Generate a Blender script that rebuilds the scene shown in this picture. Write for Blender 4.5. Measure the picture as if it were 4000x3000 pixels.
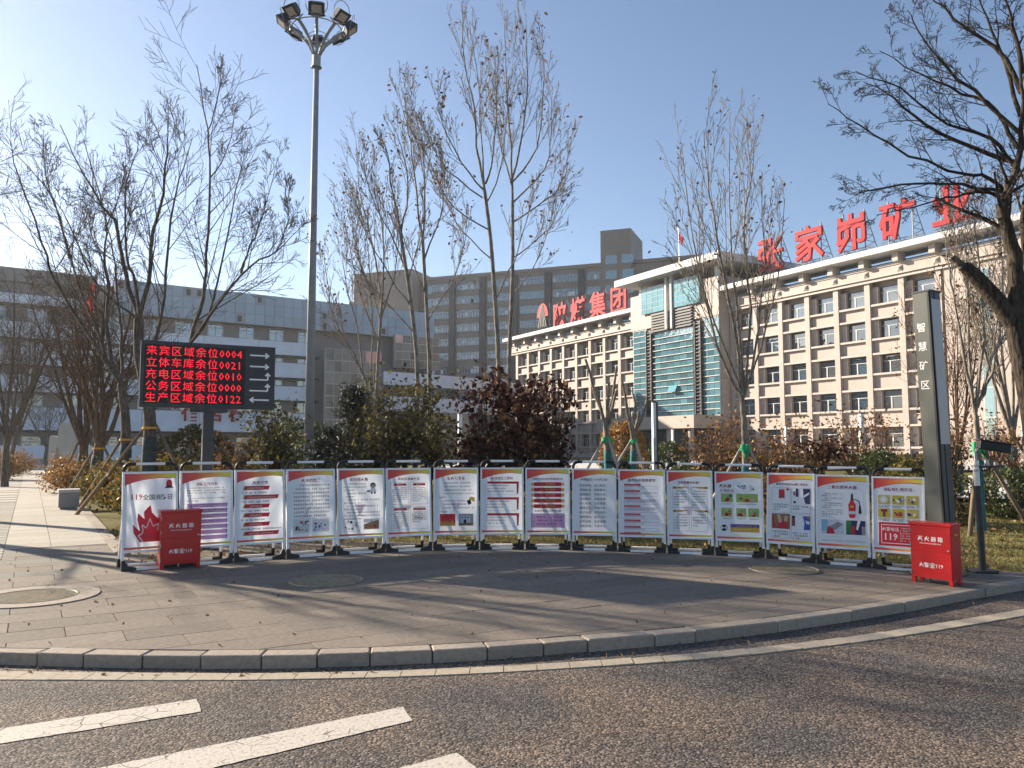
import bpy, math, random
import numpy as np
from mathutils import Vector, Matrix, Euler

for o in list(bpy.data.objects):
    bpy.data.objects.remove(o, do_unlink=True)
S = bpy.context.scene
C = S.collection
R = math.radians

# ------------------------------------------------------------------ camera
F, HOR, EYE = 3100.0, 1745.0, 1.5          # focal length and horizon in photo pixels (4000 x 3000)
PITCH = math.atan((HOR - 1500.0) / F)
cd = bpy.data.cameras.new('camera')
cd.sensor_width = 36.0
cd.lens = F / 4000.0 * 36.0
cd.clip_start = 0.05
cd.clip_end = 4000.0
cam = bpy.data.objects.new('camera', cd)
cam.location = (0, 0, EYE)
cam.rotation_euler = (math.pi / 2 + PITCH, 0, 0)
C.objects.link(cam)
S.camera = cam

# ------------------------------------------------------------------ sky, sun, exposure
SUN_EL = R(22.0)
SX, SY = -0.88, 0.475                       # horizontal direction towards the sun
sun_vec = Vector((SX * math.cos(SUN_EL), SY * math.cos(SUN_EL), math.sin(SUN_EL))).normalized()
world = bpy.data.worlds.new('World')
S.world = world
world.use_nodes = True
wn = world.node_tree
wn.nodes.clear()
sky = wn.nodes.new('ShaderNodeTexSky')
sky.sky_type = 'NISHITA'
sky.sun_disc = False
sky.sun_elevation = SUN_EL
sky.sun_rotation = math.atan2(SX, SY)
sky.altitude = 1000
sky.air_density = 1.0
sky.dust_density = 1.2
sky.ozone_density = 2.2
bg = wn.nodes.new('ShaderNodeBackground')
bg.inputs['Strength'].default_value = 0.07
wo = wn.nodes.new('ShaderNodeOutputWorld')
wn.links.new(sky.outputs[0], bg.inputs['Color'])
wn.links.new(bg.outputs[0], wo.inputs['Surface'])
ld = bpy.data.lights.new('sun', 'SUN')
ld.energy = 5.0
ld.angle = R(0.53)
ld.color = (1.0, 0.87, 0.70)
lo = bpy.data.objects.new('sun', ld)
lo.rotation_euler = sun_vec.to_track_quat('Z', 'Y').to_euler()
lo.location = (-30, 20, 40)
C.objects.link(lo)
S.view_settings.view_transform = 'Standard'
S.view_settings.look = 'None'
S.view_settings.gamma = 1.0
S.view_settings.exposure = 1.42
S.view_settings.use_curve_mapping = False

random.seed(7)
RNG = np.random.default_rng(11)

# ------------------------------------------------------------------ pixel helpers
def gz(x):                                   # the pavement falls a little towards the right
    return -0.018 * min(max(x - 0.5, 0.0), 6.0)

def ray(px, py):
    a, rz = (px - 2000.0) / F, (1500.0 - py) / F
    return Vector((a, math.cos(PITCH) - math.sin(PITCH) * rz, math.sin(PITCH) + math.cos(PITCH) * rz))

def AT(px, py, Y):
    d = ray(px, py)
    t = Y / d.y
    return Vector((d.x * t, Y, EYE + d.z * t))

def GR(px, py, z=0.0):
    d = ray(px, py)
    h = z
    for _ in range(5):
        t = (h - EYE) / d.z
        h = z + gz(d.x * t)
    return Vector((d.x * t, d.y * t, h))

K = 4000.0 / 2212.0
def UA(x, y, Y):
    return AT(x * K, y * K, Y)

# ------------------------------------------------------------------ materials
MATS = {}
def M(name, col, rough=0.7, var=0.12, scale=6.0, bump=0.0, bscale=60.0, metal=0.0, spec=0.4,
      rand=0.0, coat=0.0, detail=4.0, stretch=None, trans=0.0, bdist=0.01):
    if name in MATS:
        return MATS[name]
    m = bpy.data.materials.new(name)
    m.use_nodes = True
    nt = m.node_tree
    p = nt.nodes['Principled BSDF']
    p.inputs['Roughness'].default_value = rough
    p.inputs['Metallic'].default_value = metal
    p.inputs['Specular IOR Level'].default_value = spec
    p.inputs['Coat Weight'].default_value = coat
    tc = nt.nodes.new('ShaderNodeTexCoord')
    src = tc.outputs['Object']
    if stretch:
        mp = nt.nodes.new('ShaderNodeMapping')
        mp.inputs['Scale'].default_value = stretch
        nt.links.new(src, mp.inputs['Vector'])
        src = mp.outputs[0]
    c = Vector(col)
    if rand > 0:
        oi = nt.nodes.new('ShaderNodeObjectInfo')
        ad = nt.nodes.new('ShaderNodeVectorMath'); ad.operation = 'ADD'
        sc = nt.nodes.new('ShaderNodeVectorMath'); sc.operation = 'SCALE'
        sc.inputs[0].default_value = (37.0, 19.0, 7.0)
        nt.links.new(oi.outputs['Random'], sc.inputs['Scale'])
        nt.links.new(src, ad.inputs[0]); nt.links.new(sc.outputs[0], ad.inputs[1])
        src = ad.outputs[0]
    nz = nt.nodes.new('ShaderNodeTexNoise')
    nz.inputs['Scale'].default_value = scale
    nz.inputs['Detail'].default_value = detail
    nt.links.new(src, nz.inputs['Vector'])
    rp = nt.nodes.new('ShaderNodeValToRGB')
    rp.color_ramp.elements[0].position = 0.3
    rp.color_ramp.elements[1].position = 0.72
    rp.color_ramp.elements[0].color = (*[max(0, x * (1 - var)) for x in c], 1)
    rp.color_ramp.elements[1].color = (*[min(1, x * (1 + var)) for x in c], 1)
    nt.links.new(nz.outputs['Fac'], rp.inputs['Fac'])
    out = rp.outputs['Color']
    if rand > 0:
        mr = nt.nodes.new('ShaderNodeMapRange')
        mr.inputs['To Min'].default_value = 1 - rand
        mr.inputs['To Max'].default_value = 1 + rand
        nt.links.new(oi.outputs['Random'], mr.inputs['Value'])
        vm = nt.nodes.new('ShaderNodeVectorMath'); vm.operation = 'SCALE'
        nt.links.new(out, vm.inputs[0]); nt.links.new(mr.outputs[0], vm.inputs['Scale'])
        out = vm.outputs[0]
    nt.links.new(out, p.inputs['Base Color'])
    if bump > 0:
        n2 = nt.nodes.new('ShaderNodeTexNoise')
        n2.inputs['Scale'].default_value = bscale
        n2.inputs['Detail'].default_value = 3
        nt.links.new(src, n2.inputs['Vector'])
        b = nt.nodes.new('ShaderNodeBump')
        b.inputs['Strength'].default_value = bump
        b.inputs['Distance'].default_value = bdist
        nt.links.new(n2.outputs['Fac'], b.inputs['Height'])
        nt.links.new(b.outputs[0], p.inputs['Normal'])
    if trans > 0:
        tr = nt.nodes.new('ShaderNodeBsdfTranslucent')
        nt.links.new(out, tr.inputs['Color'])
        mx = nt.nodes.new('ShaderNodeMixShader')
        mx.inputs[0].default_value = trans
        nt.links.new(p.outputs[0], mx.inputs[1]); nt.links.new(tr.outputs[0], mx.inputs[2])
        nt.links.new(mx.outputs[0], nt.nodes['Material Output'].inputs['Surface'])
    MATS[name] = m
    return m

def emis(name, col, strength, base=(0.02, 0.0, 0.0)):
    m = bpy.data.materials.new(name); m.use_nodes = True
    p = m.node_tree.nodes['Principled BSDF']
    p.inputs['Base Color'].default_value = (*base, 1)
    p.inputs['Emission Color'].default_value = (*col, 1)
    p.inputs['Emission Strength'].default_value = strength
    MATS[name] = m
    return m

def asphalt():
    m = bpy.data.materials.new('asphalt'); m.use_nodes = True
    nt = m.node_tree; p = nt.nodes['Principled BSDF']
    tc = nt.nodes.new('ShaderNodeTexCoord')
    v = nt.nodes.new('ShaderNodeTexVoronoi'); v.inputs['Scale'].default_value = 70
    nt.links.new(tc.outputs['Object'], v.inputs['Vector'])
    r1 = nt.nodes.new('ShaderNodeValToRGB')
    e = r1.color_ramp.elements
    e[0].position = 0.0; e[0].color = (0.032, 0.028, 0.026, 1)
    e[1].position = 1.0; e[1].color = (0.360, 0.290, 0.235, 1)
    x = e.new(0.35); x.color = (0.115, 0.094, 0.078, 1)
    x = e.new(0.7); x.color = (0.170, 0.140, 0.115, 1)
    sep = nt.nodes.new('ShaderNodeSeparateColor')
    nt.links.new(v.outputs['Color'], sep.inputs[0])
    nt.links.new(sep.outputs[0], r1.inputs['Fac'])
    n = nt.nodes.new('ShaderNodeTexNoise'); n.inputs['Scale'].default_value = 1.1; n.inputs['Detail'].default_value = 7
    nt.links.new(tc.outputs['Object'], n.inputs['Vector'])
    r2 = nt.nodes.new('ShaderNodeValToRGB')
    r2.color_ramp.elements[0].position = 0.38; r2.color_ramp.elements[0].color = (0.52, 0.55, 0.60, 1)
    r2.color_ramp.elements[1].position = 0.60; r2.color_ramp.elements[1].color = (0.92, 0.84, 0.77, 1)
    nt.links.new(n.outputs['Fac'], r2.inputs['Fac'])
    # long darker bands of binder, wide tyre-polished streaks
    mx = nt.nodes.new('ShaderNodeMix'); mx.data_type = 'RGBA'; mx.blend_type = 'MULTIPLY'
    mx.inputs['Factor'].default_value = 1.0
    nt.links.new(r1.outputs[0], mx.inputs['A']); nt.links.new(r2.outputs[0], mx.inputs['B'])
    mp = nt.nodes.new('ShaderNodeMapping'); mp.inputs['Rotation'].default_value = (0, 0, 0.35); mp.inputs['Scale'].default_value = (0.12, 1.1, 1)
    nt.links.new(tc.outputs['Object'], mp.inputs['Vector'])
    n5 = nt.nodes.new('ShaderNodeTexNoise'); n5.inputs['Scale'].default_value = 1.0; n5.inputs['Detail'].default_value = 5
    nt.links.new(mp.outputs[0], n5.inputs['Vector'])
    m5 = nt.nodes.new('ShaderNodeMapRange'); m5.inputs['From Min'].default_value = 0.35; m5.inputs['From Max'].default_value = 0.65
    m5.inputs['To Min'].default_value = 0.74; m5.inputs['To Max'].default_value = 1.1
    nt.links.new(n5.outputs['Fac'], m5.inputs['Value'])
    s5 = nt.nodes.new('ShaderNodeVectorMath'); s5.operation = 'SCALE'
    nt.links.new(mx.outputs['Result'], s5.inputs[0]); nt.links.new(m5.outputs[0], s5.inputs['Scale'])
    nt.links.new(s5.outputs[0], p.inputs['Base Color'])
    p.inputs['Roughness'].default_value = 0.82
    p.inputs['Specular IOR Level'].default_value = 0.35
    b = nt.nodes.new('ShaderNodeBump'); b.inputs['Strength'].default_value = 0.7; b.inputs['Distance'].default_value = 0.007
    v2 = nt.nodes.new('ShaderNodeTexVoronoi'); v2.inputs['Scale'].default_value = 70
    nt.links.new(tc.outputs['Object'], v2.inputs['Vector'])
    n3 = nt.nodes.new('ShaderNodeTexNoise'); n3.inputs['Scale'].default_value = 28; n3.inputs['Detail'].default_value = 5
    nt.links.new(tc.outputs['Object'], n3.inputs['Vector'])
    ma = nt.nodes.new('ShaderNodeMath'); ma.operation = 'SUBTRACT'
    nt.links.new(n3.outputs['Fac'], ma.inputs[0]); nt.links.new(v2.outputs['Distance'], ma.inputs[1])
    nt.links.new(ma.outputs[0], b.inputs['Height'])
    nt.links.new(b.outputs[0], p.inputs['Normal'])
    MATS['asphalt'] = m
    return m

def road_paint():
    m = bpy.data.materials.new('road_paint'); m.use_nodes = True
    nt = m.node_tree; p = nt.nodes['Principled BSDF']
    tc = nt.nodes.new('ShaderNodeTexCoord')
    nz = nt.nodes.new('ShaderNodeTexNoise'); nz.inputs['Scale'].default_value = 2.0
    nt.links.new(tc.outputs['Object'], nz.inputs['Vector'])
    mxv = nt.nodes.new('ShaderNodeMix'); mxv.data_type = 'VECTOR'; mxv.inputs['Factor'].default_value = 0.22
    nt.links.new(tc.outputs['Object'], mxv.inputs['A']); nt.links.new(nz.outputs['Color'], mxv.inputs['B'])
    v = nt.nodes.new('ShaderNodeTexVoronoi'); v.feature = 'DISTANCE_TO_EDGE'; v.inputs['Scale'].default_value = 10.5
    nt.links.new(mxv.outputs['Result'], v.inputs['Vector'])
    r = nt.nodes.new('ShaderNodeValToRGB')
    r.color_ramp.elements[0].position = 0.010; r.color_ramp.elements[0].color = (0.10, 0.085, 0.07, 1)
    r.color_ramp.elements[1].position = 0.034; r.color_ramp.elements[1].color = (0.50, 0.45, 0.385, 1)
    nm = nt.nodes.new('ShaderNodeTexNoise'); nm.inputs['Scale'].default_value = 3.2; nm.inputs['Detail'].default_value = 3
    nt.links.new(tc.outputs['Object'], nm.inputs['Vector'])
    mk = nt.nodes.new('ShaderNodeMapRange'); mk.inputs['From Min'].default_value = 0.47; mk.inputs['From Max'].default_value = 0.62
    mk.inputs['To Min'].default_value = 0.0; mk.inputs['To Max'].default_value = 0.05
    nt.links.new(nm.outputs['Fac'], mk.inputs['Value'])
    sm = nt.nodes.new('ShaderNodeMath'); sm.operation = 'ADD'
    nt.links.new(v.outputs['Distance'], sm.inputs[0]); nt.links.new(mk.outputs[0], sm.inputs[1])
    nt.links.new(sm.outputs[0], r.inputs['Fac'])
    n2 = nt.nodes.new('ShaderNodeTexNoise'); n2.inputs['Scale'].default_value = 45; n2.inputs['Detail'].default_value = 6
    nt.links.new(tc.outputs['Object'], n2.inputs['Vector'])
    r2 = nt.nodes.new('ShaderNodeValToRGB')
    r2.color_ramp.elements[0].position = 0.28; r2.color_ramp.elements[0].color = (0.45, 0.42, 0.38, 1)
    r2.color_ramp.elements[1].position = 0.45; r2.color_ramp.elements[1].color = (1, 1, 1, 1)
    nt.links.new(n2.outputs['Fac'], r2.inputs['Fac'])
    mx = nt.nodes.new('ShaderNodeMix'); mx.data_type = 'RGBA'; mx.blend_type = 'MULTIPLY'; mx.inputs['Factor'].default_value = 1
    nt.links.new(r.outputs[0], mx.inputs['A']); nt.links.new(r2.outputs[0], mx.inputs['B'])
    nt.links.new(mx.outputs['Result'], p.inputs['Base Color'])
    b = nt.nodes.new('ShaderNodeBump'); b.inputs['Strength'].default_value = 0.5; b.inputs['Distance'].default_value = 0.006
    nt.links.new(n2.outputs['Fac'], b.inputs['Height']); nt.links.new(b.outputs[0], p.inputs['Normal'])
    p.inputs['Roughness'].default_value = 0.7
    MATS['road_paint'] = m
    return m

def lawn_mat():
    m = bpy.data.materials.new('lawn'); m.use_nodes = True
    nt = m.node_tree; p = nt.nodes['Principled BSDF']
    tc = nt.nodes.new('ShaderNodeTexCoord')
    n = nt.nodes.new('ShaderNodeTexNoise'); n.inputs['Scale'].default_value = 0.9; n.inputs['Detail'].default_value = 8
    n.inputs['Roughness'].default_value = 0.7
    nt.links.new(tc.outputs['Object'], n.inputs['Vector'])
    r = nt.nodes.new('ShaderNodeValToRGB')
    e = r.color_ramp.elements
    e[0].position = 0.30; e[0].color = (0.075, 0.050, 0.028, 1)
    e[1].position = 0.75; e[1].color = (0.215, 0.180, 0.070, 1)
    x = e.new(0.45); x.color = (0.135, 0.115, 0.042, 1)
    x = e.new(0.60); x.color = (0.17, 0.155, 0.055, 1)
    nt.links.new(n.outputs['Fac'], r.inputs['Fac'])
    nt.links.new(r.outputs[0], p.inputs['Base Color'])
    p.inputs['Roughness'].default_value = 0.95
    p.inputs['Specular IOR Level'].default_value = 0.1
    n2 = nt.nodes.new('ShaderNodeTexNoise'); n2.inputs['Scale'].default_value = 30; n2.inputs['Detail'].default_value = 6
    nt.links.new(tc.outputs['Object'], n2.inputs['Vector'])
    b = nt.nodes.new('ShaderNodeBump'); b.inputs['Strength'].default_value = 1; b.inputs['Distance'].default_value = 0.05
    nt.links.new(n2.outputs['Fac'], b.inputs['Height']); nt.links.new(b.outputs[0], p.inputs['Normal'])
    MATS['lawn'] = m
    return m

def bark_mat(name, c0, c1, sc=9.0):
    m = bpy.data.materials.new(name); m.use_nodes = True
    nt = m.node_tree; p = nt.nodes['Principled BSDF']
    tc = nt.nodes.new('ShaderNodeTexCoord')
    mp = nt.nodes.new('ShaderNodeMapping'); mp.inputs['Scale'].default_value = (1, 1, 0.22)
    nt.links.new(tc.outputs['Object'], mp.inputs['Vector'])
    n = nt.nodes.new('ShaderNodeTexNoise'); n.inputs['Scale'].default_value = sc * 3; n.inputs['Detail'].default_value = 6
    nt.links.new(mp.outputs[0], n.inputs['Vector'])
    r = nt.nodes.new('ShaderNodeValToRGB')
    r.color_ramp.elements[0].position = 0.35; r.color_ramp.elements[0].color = (*c0, 1)
    r.color_ramp.elements[1].position = 0.66; r.color_ramp.elements[1].color = (*c1, 1)
    nt.links.new(n.outputs['Fac'], r.inputs['Fac']); nt.links.new(r.outputs[0], p.inputs['Base Color'])
    p.inputs['Roughness'].default_value = 0.9
    p.inputs['Specular IOR Level'].default_value = 0.2
    b = nt.nodes.new('ShaderNodeBump'); b.inputs['Strength'].default_value = 0.9; b.inputs['Distance'].default_value = 0.03
    nt.links.new(n.outputs['Fac'], b.inputs['Height']); nt.links.new(b.outputs[0], p.inputs['Normal'])
    MATS[name] = m
    return m

def tile_mat(name, col, w, h, mortar=0.82, rough=0.6, var=0.06, msize=0.012):
    """stone cladding: joints from a brick pattern in the plane of the wall (object x and z)"""
    m = bpy.data.materials.new(name); m.use_nodes = True
    nt = m.node_tree; p = nt.nodes['Principled BSDF']
    tc = nt.nodes.new('ShaderNodeTexCoord')
    sp = nt.nodes.new('ShaderNodeSeparateXYZ'); nt.links.new(tc.outputs['Object'], sp.inputs[0])
    ad = nt.nodes.new('ShaderNodeMath'); ad.operation = 'ADD'
    nt.links.new(sp.outputs[0], ad.inputs[0]); nt.links.new(sp.outputs[1], ad.inputs[1])
    cb = nt.nodes.new('ShaderNodeCombineXYZ'); nt.links.new(ad.outputs[0], cb.inputs[0]); nt.links.new(sp.outputs[2], cb.inputs[1])
    br = nt.nodes.new('ShaderNodeTexBrick')
    br.inputs['Scale'].default_value = 1.0
    br.inputs['Brick Width'].default_value = w
    br.inputs['Row Height'].default_value = h
    br.inputs['Mortar Size'].default_value = msize
    br.offset = 0.0
    br.inputs['Color1'].default_value = (*[c * (1 - var) for c in col], 1)
    br.inputs['Color2'].default_value = (*[min(1, c * (1 + var)) for c in col], 1)
    br.inputs['Mortar'].default_value = (*[c * mortar for c in col], 1)
    nt.links.new(cb.outputs[0], br.inputs['Vector'])
    nz = nt.nodes.new('ShaderNodeTexNoise'); nz.inputs['Scale'].default_value = 0.5; nz.inputs['Detail'].default_value = 6
    nt.links.new(tc.outputs['Object'], nz.inputs['Vector'])
    mr = nt.nodes.new('ShaderNodeMapRange'); mr.inputs['To Min'].default_value = 0.88; mr.inputs['To Max'].default_value = 1.1
    nt.links.new(nz.outputs['Fac'], mr.inputs['Value'])
    vm = nt.nodes.new('ShaderNodeVectorMath'); vm.operation = 'SCALE'
    nt.links.new(br.outputs['Color'], vm.inputs[0]); nt.links.new(mr.outputs[0], vm.inputs['Scale'])
    nt.links.new(vm.outputs[0], p.inputs['Base Color'])
    p.inputs['Roughness'].default_value = rough
    MATS[name] = m
    return m

def glass_mat(name, col, rough=0.04, var=0.35, wob=0.006, spec=1.0, ior=1.9):
    m = bpy.data.materials.new(name); m.use_nodes = True
    nt = m.node_tree; p = nt.nodes['Principled BSDF']
    oi = nt.nodes.new('ShaderNodeObjectInfo')
    mr = nt.nodes.new('ShaderNodeMapRange'); mr.inputs['To Min'].default_value = 1 - var; mr.inputs['To Max'].default_value = 1 + var
    nt.links.new(oi.outputs['Random'], mr.inputs['Value'])
    vm = nt.nodes.new('ShaderNodeVectorMath'); vm.operation = 'SCALE'
    vm.inputs[0].default_value = col
    nt.links.new(mr.outputs[0], vm.inputs['Scale'])
    nt.links.new(vm.outputs[0], p.inputs['Base Color'])
    p.inputs['Roughness'].default_value = rough
    p.inputs['Specular IOR Level'].default_value = spec
    p.inputs['IOR'].default_value = ior
    tc = nt.nodes.new('ShaderNodeTexCoord')
    n = nt.nodes.new('ShaderNodeTexNoise'); n.inputs['Scale'].default_value = 0.8
    nt.links.new(tc.outputs['Object'], n.inputs['Vector'])
    b = nt.nodes.new('ShaderNodeBump'); b.inputs['Strength'].default_value = 1.0; b.inputs['Distance'].default_value = wob * 4
    nt.links.new(n.outputs['Fac'], b.inputs['Height']); nt.links.new(b.outputs[0], p.inputs['Normal'])
    MATS[name] = m
    return m

def gradient_mat(name, stops, x0, x1):
    """printed colour band, running along object x"""
    m = bpy.data.materials.new(name); m.use_nodes = True
    nt = m.node_tree; p = nt.nodes['Principled BSDF']
    tc = nt.nodes.new('ShaderNodeTexCoord')
    sp = nt.nodes.new('ShaderNodeSeparateXYZ'); nt.links.new(tc.outputs['Object'], sp.inputs[0])
    mr = nt.nodes.new('ShaderNodeMapRange'); mr.inputs['From Min'].default_value = x0; mr.inputs['From Max'].default_value = x1
    nt.links.new(sp.outputs[0], mr.inputs['Value'])
    r = nt.nodes.new('ShaderNodeValToRGB')
    els = r.color_ramp.elements
    els[0].position = stops[0][0]; els[0].color = (*stops[0][1], 1)
    els[1].position = stops[-1][0]; els[1].color = (*stops[-1][1], 1)
    for pos, c in stops[1:-1]:
        e = els.new(pos); e.color = (*c, 1)
    nt.links.new(mr.outputs[0], r.inputs['Fac']); nt.links.new(r.outputs[0], p.inputs['Base Color'])
    p.inputs['Roughness'].default_value = 0.35
    MATS[name] = m
    return m

asphalt(); road_paint(); lawn_mat()
bark_mat('bark_grey', (0.060, 0.048, 0.038), (0.165, 0.135, 0.105))
bark_mat('bark_pale', (0.13, 0.108, 0.085), (0.34, 0.29, 0.23))
bark_mat('bark_dark', (0.018, 0.014, 0.011), (0.075, 0.058, 0.042))
bark_mat('bark_brown', (0.065, 0.040, 0.026), (0.17, 0.11, 0.072))
tile_mat('cream_stone', (0.36, 0.300, 0.262), 0.9, 0.6)
tile_mat('cream_trim', (0.40, 0.345, 0.305), 1.2, 3.0)
tile_mat('brown_tile', (0.23, 0.190, 0.155), 1.0, 0.6, mortar=0.55, msize=0.03)
tile_mat('grey_tile', (0.19, 0.175, 0.165), 1.2, 0.9, mortar=0.8)
glass_mat('glass_blue', (0.035, 0.065, 0.085))
glass_mat('glass_teal', (0.085, 0.19, 0.225))
glass_mat('glass_cyan', (0.10, 0.27, 0.33), rough=0.15, var=0.15, spec=0.6, ior=1.5)
glass_mat('glass_grey', (0.10, 0.11, 0.115))
glass_mat('glass_dark', (0.012, 0.016, 0.02))
glass_mat('glass_screen', (0.28, 0.36, 0.43), rough=0.3, var=0.10, spec=0.5, ior=1.45)
glass_mat('glass_curtain', (0.17, 0.155, 0.13), rough=0.12, var=0.45, wob=0.02, spec=0.5, ior=1.5)
glass_mat('glass_rose', (0.42, 0.12, 0.12), rough=0.15)
M('white_paint', (0.78, 0.79, 0.80), 0.45, 0.05, 3)
M('white_band', (0.66, 0.70, 0.77), 0.6, 0.07, 0.6)
M('window_white', (0.48, 0.48, 0.47), 0.4, 0.03)
M('dark_metal', (0.035, 0.035, 0.038), 0.45, 0.15, 8)
M('black_plastic', (0.012, 0.012, 0.013), 0.5, 0.2, 10)
M('aluminium', (0.62, 0.63, 0.64), 0.35, 0.06, 12, metal=0.55)
M('galvanised', (0.36, 0.37, 0.38), 0.42, 0.15, 9, metal=0.7, bump=0.05)
M('lamp_grey', (0.27, 0.28, 0.30), 0.5, 0.1, 6)
M('steel_lattice', (0.22, 0.24, 0.27), 0.5, 0.1)
M('red_box', (0.50, 0.012, 0.014), 0.28, 0.10, 3, bump=0.02, bscale=6, coat=0.3)
M('red_letter', (0.36, 0.022, 0.028), 0.6, 0.15, 0.9, spec=0.15)
M('eave_white', (0.50, 0.49, 0.47), 0.6, 0.06, 1.0)
M('red_flag', (0.65, 0.02, 0.02), 0.7, 0.1, 3, trans=0.35)
M('white_print', (0.82, 0.80, 0.78), 0.6, 0.08, 60)
M('yellow_strap', (0.62, 0.30, 0.03), 0.7, 0.15, 20)
M('green_tie', (0.02, 0.42, 0.16), 0.7, 0.3, 14)
M('teal_wrap', (0.025, 0.145, 0.15), 0.85, 0.25, 9, bump=0.3, bscale=40)
M('dark_wrap', (0.035, 0.048, 0.05), 0.9, 0.25, 9, bump=0.3, bscale=40)
M('stake_wood', (0.19, 0.135, 0.09), 0.9, 0.3, 9, bump=0.4, stretch=(6, 6, 0.6))
M('stake_pale', (0.42, 0.36, 0.29), 0.8, 0.25, 9, bump=0.3, stretch=(6, 6, 0.6))
M('concrete_grey', (0.25, 0.245, 0.24), 0.85, 0.10, 7, bump=0.2, bscale=45)
M('concrete_light', (0.52, 0.50, 0.46), 0.85, 0.10, 4, bump=0.15, bscale=45)
M('monument_stone', (0.42, 0.40, 0.37), 0.75, 0.1, 2, bump=0.05)
M('slab', (0.172, 0.141, 0.110), 0.82, 0.20, 24, bump=0.55, bscale=120, rand=0.16, detail=8, bdist=0.006)
M('slab_dark', (0.165, 0.160, 0.130), 0.82, 0.16, 22, bump=0.45, bscale=110, rand=0.14, detail=8, bdist=0.006)
M('slab_light', (0.36, 0.325, 0.265), 0.82, 0.10, 22, bump=0.35, bscale=110, rand=0.10, detail=8, bdist=0.006)
M('kerb', (0.30, 0.25, 0.20), 0.82, 0.16, 26, bump=0.5, bscale=80, rand=0.10, detail=8)
M('joint_sand', (0.095, 0.075, 0.058), 0.95, 0.2, 20)
M('edge_strip', (0.37, 0.31, 0.235), 0.85, 0.16, 30, bump=0.45, bscale=110, detail=8)
M('iron_cover', (0.30, 0.25, 0.17), 0.6, 0.3, 16, bump=0.3, metal=0.25)
M('soil', (0.10, 0.075, 0.05), 0.95, 0.3, 8, bump=0.6, bscale=25)
M('hill', (0.10, 0.095, 0.075), 0.95, 0.3, 0.05)
M('tar_roof', (0.10, 0.10, 0.10), 0.9, 0.15, 1)
M('pillar_grey', (0.085, 0.090, 0.075), 0.45, 0.08, 2)
M('lamp_panel', (0.42, 0.39, 0.37), 0.35, 0.05, 4)
M('led_face', (0.022, 0.016, 0.016), 0.7, 0.1, 40)
M('poster_white', (0.80, 0.82, 0.86), 0.42, 0.03, 3, trans=0.28)
M('leaf_red', (0.048, 0.017, 0.014), 0.75, 0.75, 4, spec=0.15, trans=0.22)
M('leaf_brown', (0.150, 0.076, 0.034), 0.75, 0.6, 3, spec=0.15, trans=0.3)
M('leaf_olive', (0.080, 0.068, 0.026), 0.75, 0.6, 3, spec=0.15, trans=0.22)
M('leaf_hedge', (0.15, 0.125, 0.030), 0.7, 0.65, 5, spec=0.2, trans=0.3)
M('leaf_orange', (0.29, 0.150, 0.040), 0.6, 0.5, 4, trans=0.3)
M('needle_dark', (0.030, 0.036, 0.022), 0.6, 0.5, 4, trans=0.1)
M('leaf_green', (0.055, 0.075, 0.022), 0.5, 0.6, 5, trans=0.25)
M('grass_blade', (0.215, 0.185, 0.065), 0.8, 0.5, 1.5, trans=0.3)
M('litter', (0.20, 0.125, 0.055), 0.8, 0.5, 2.0, trans=0.2)

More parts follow.
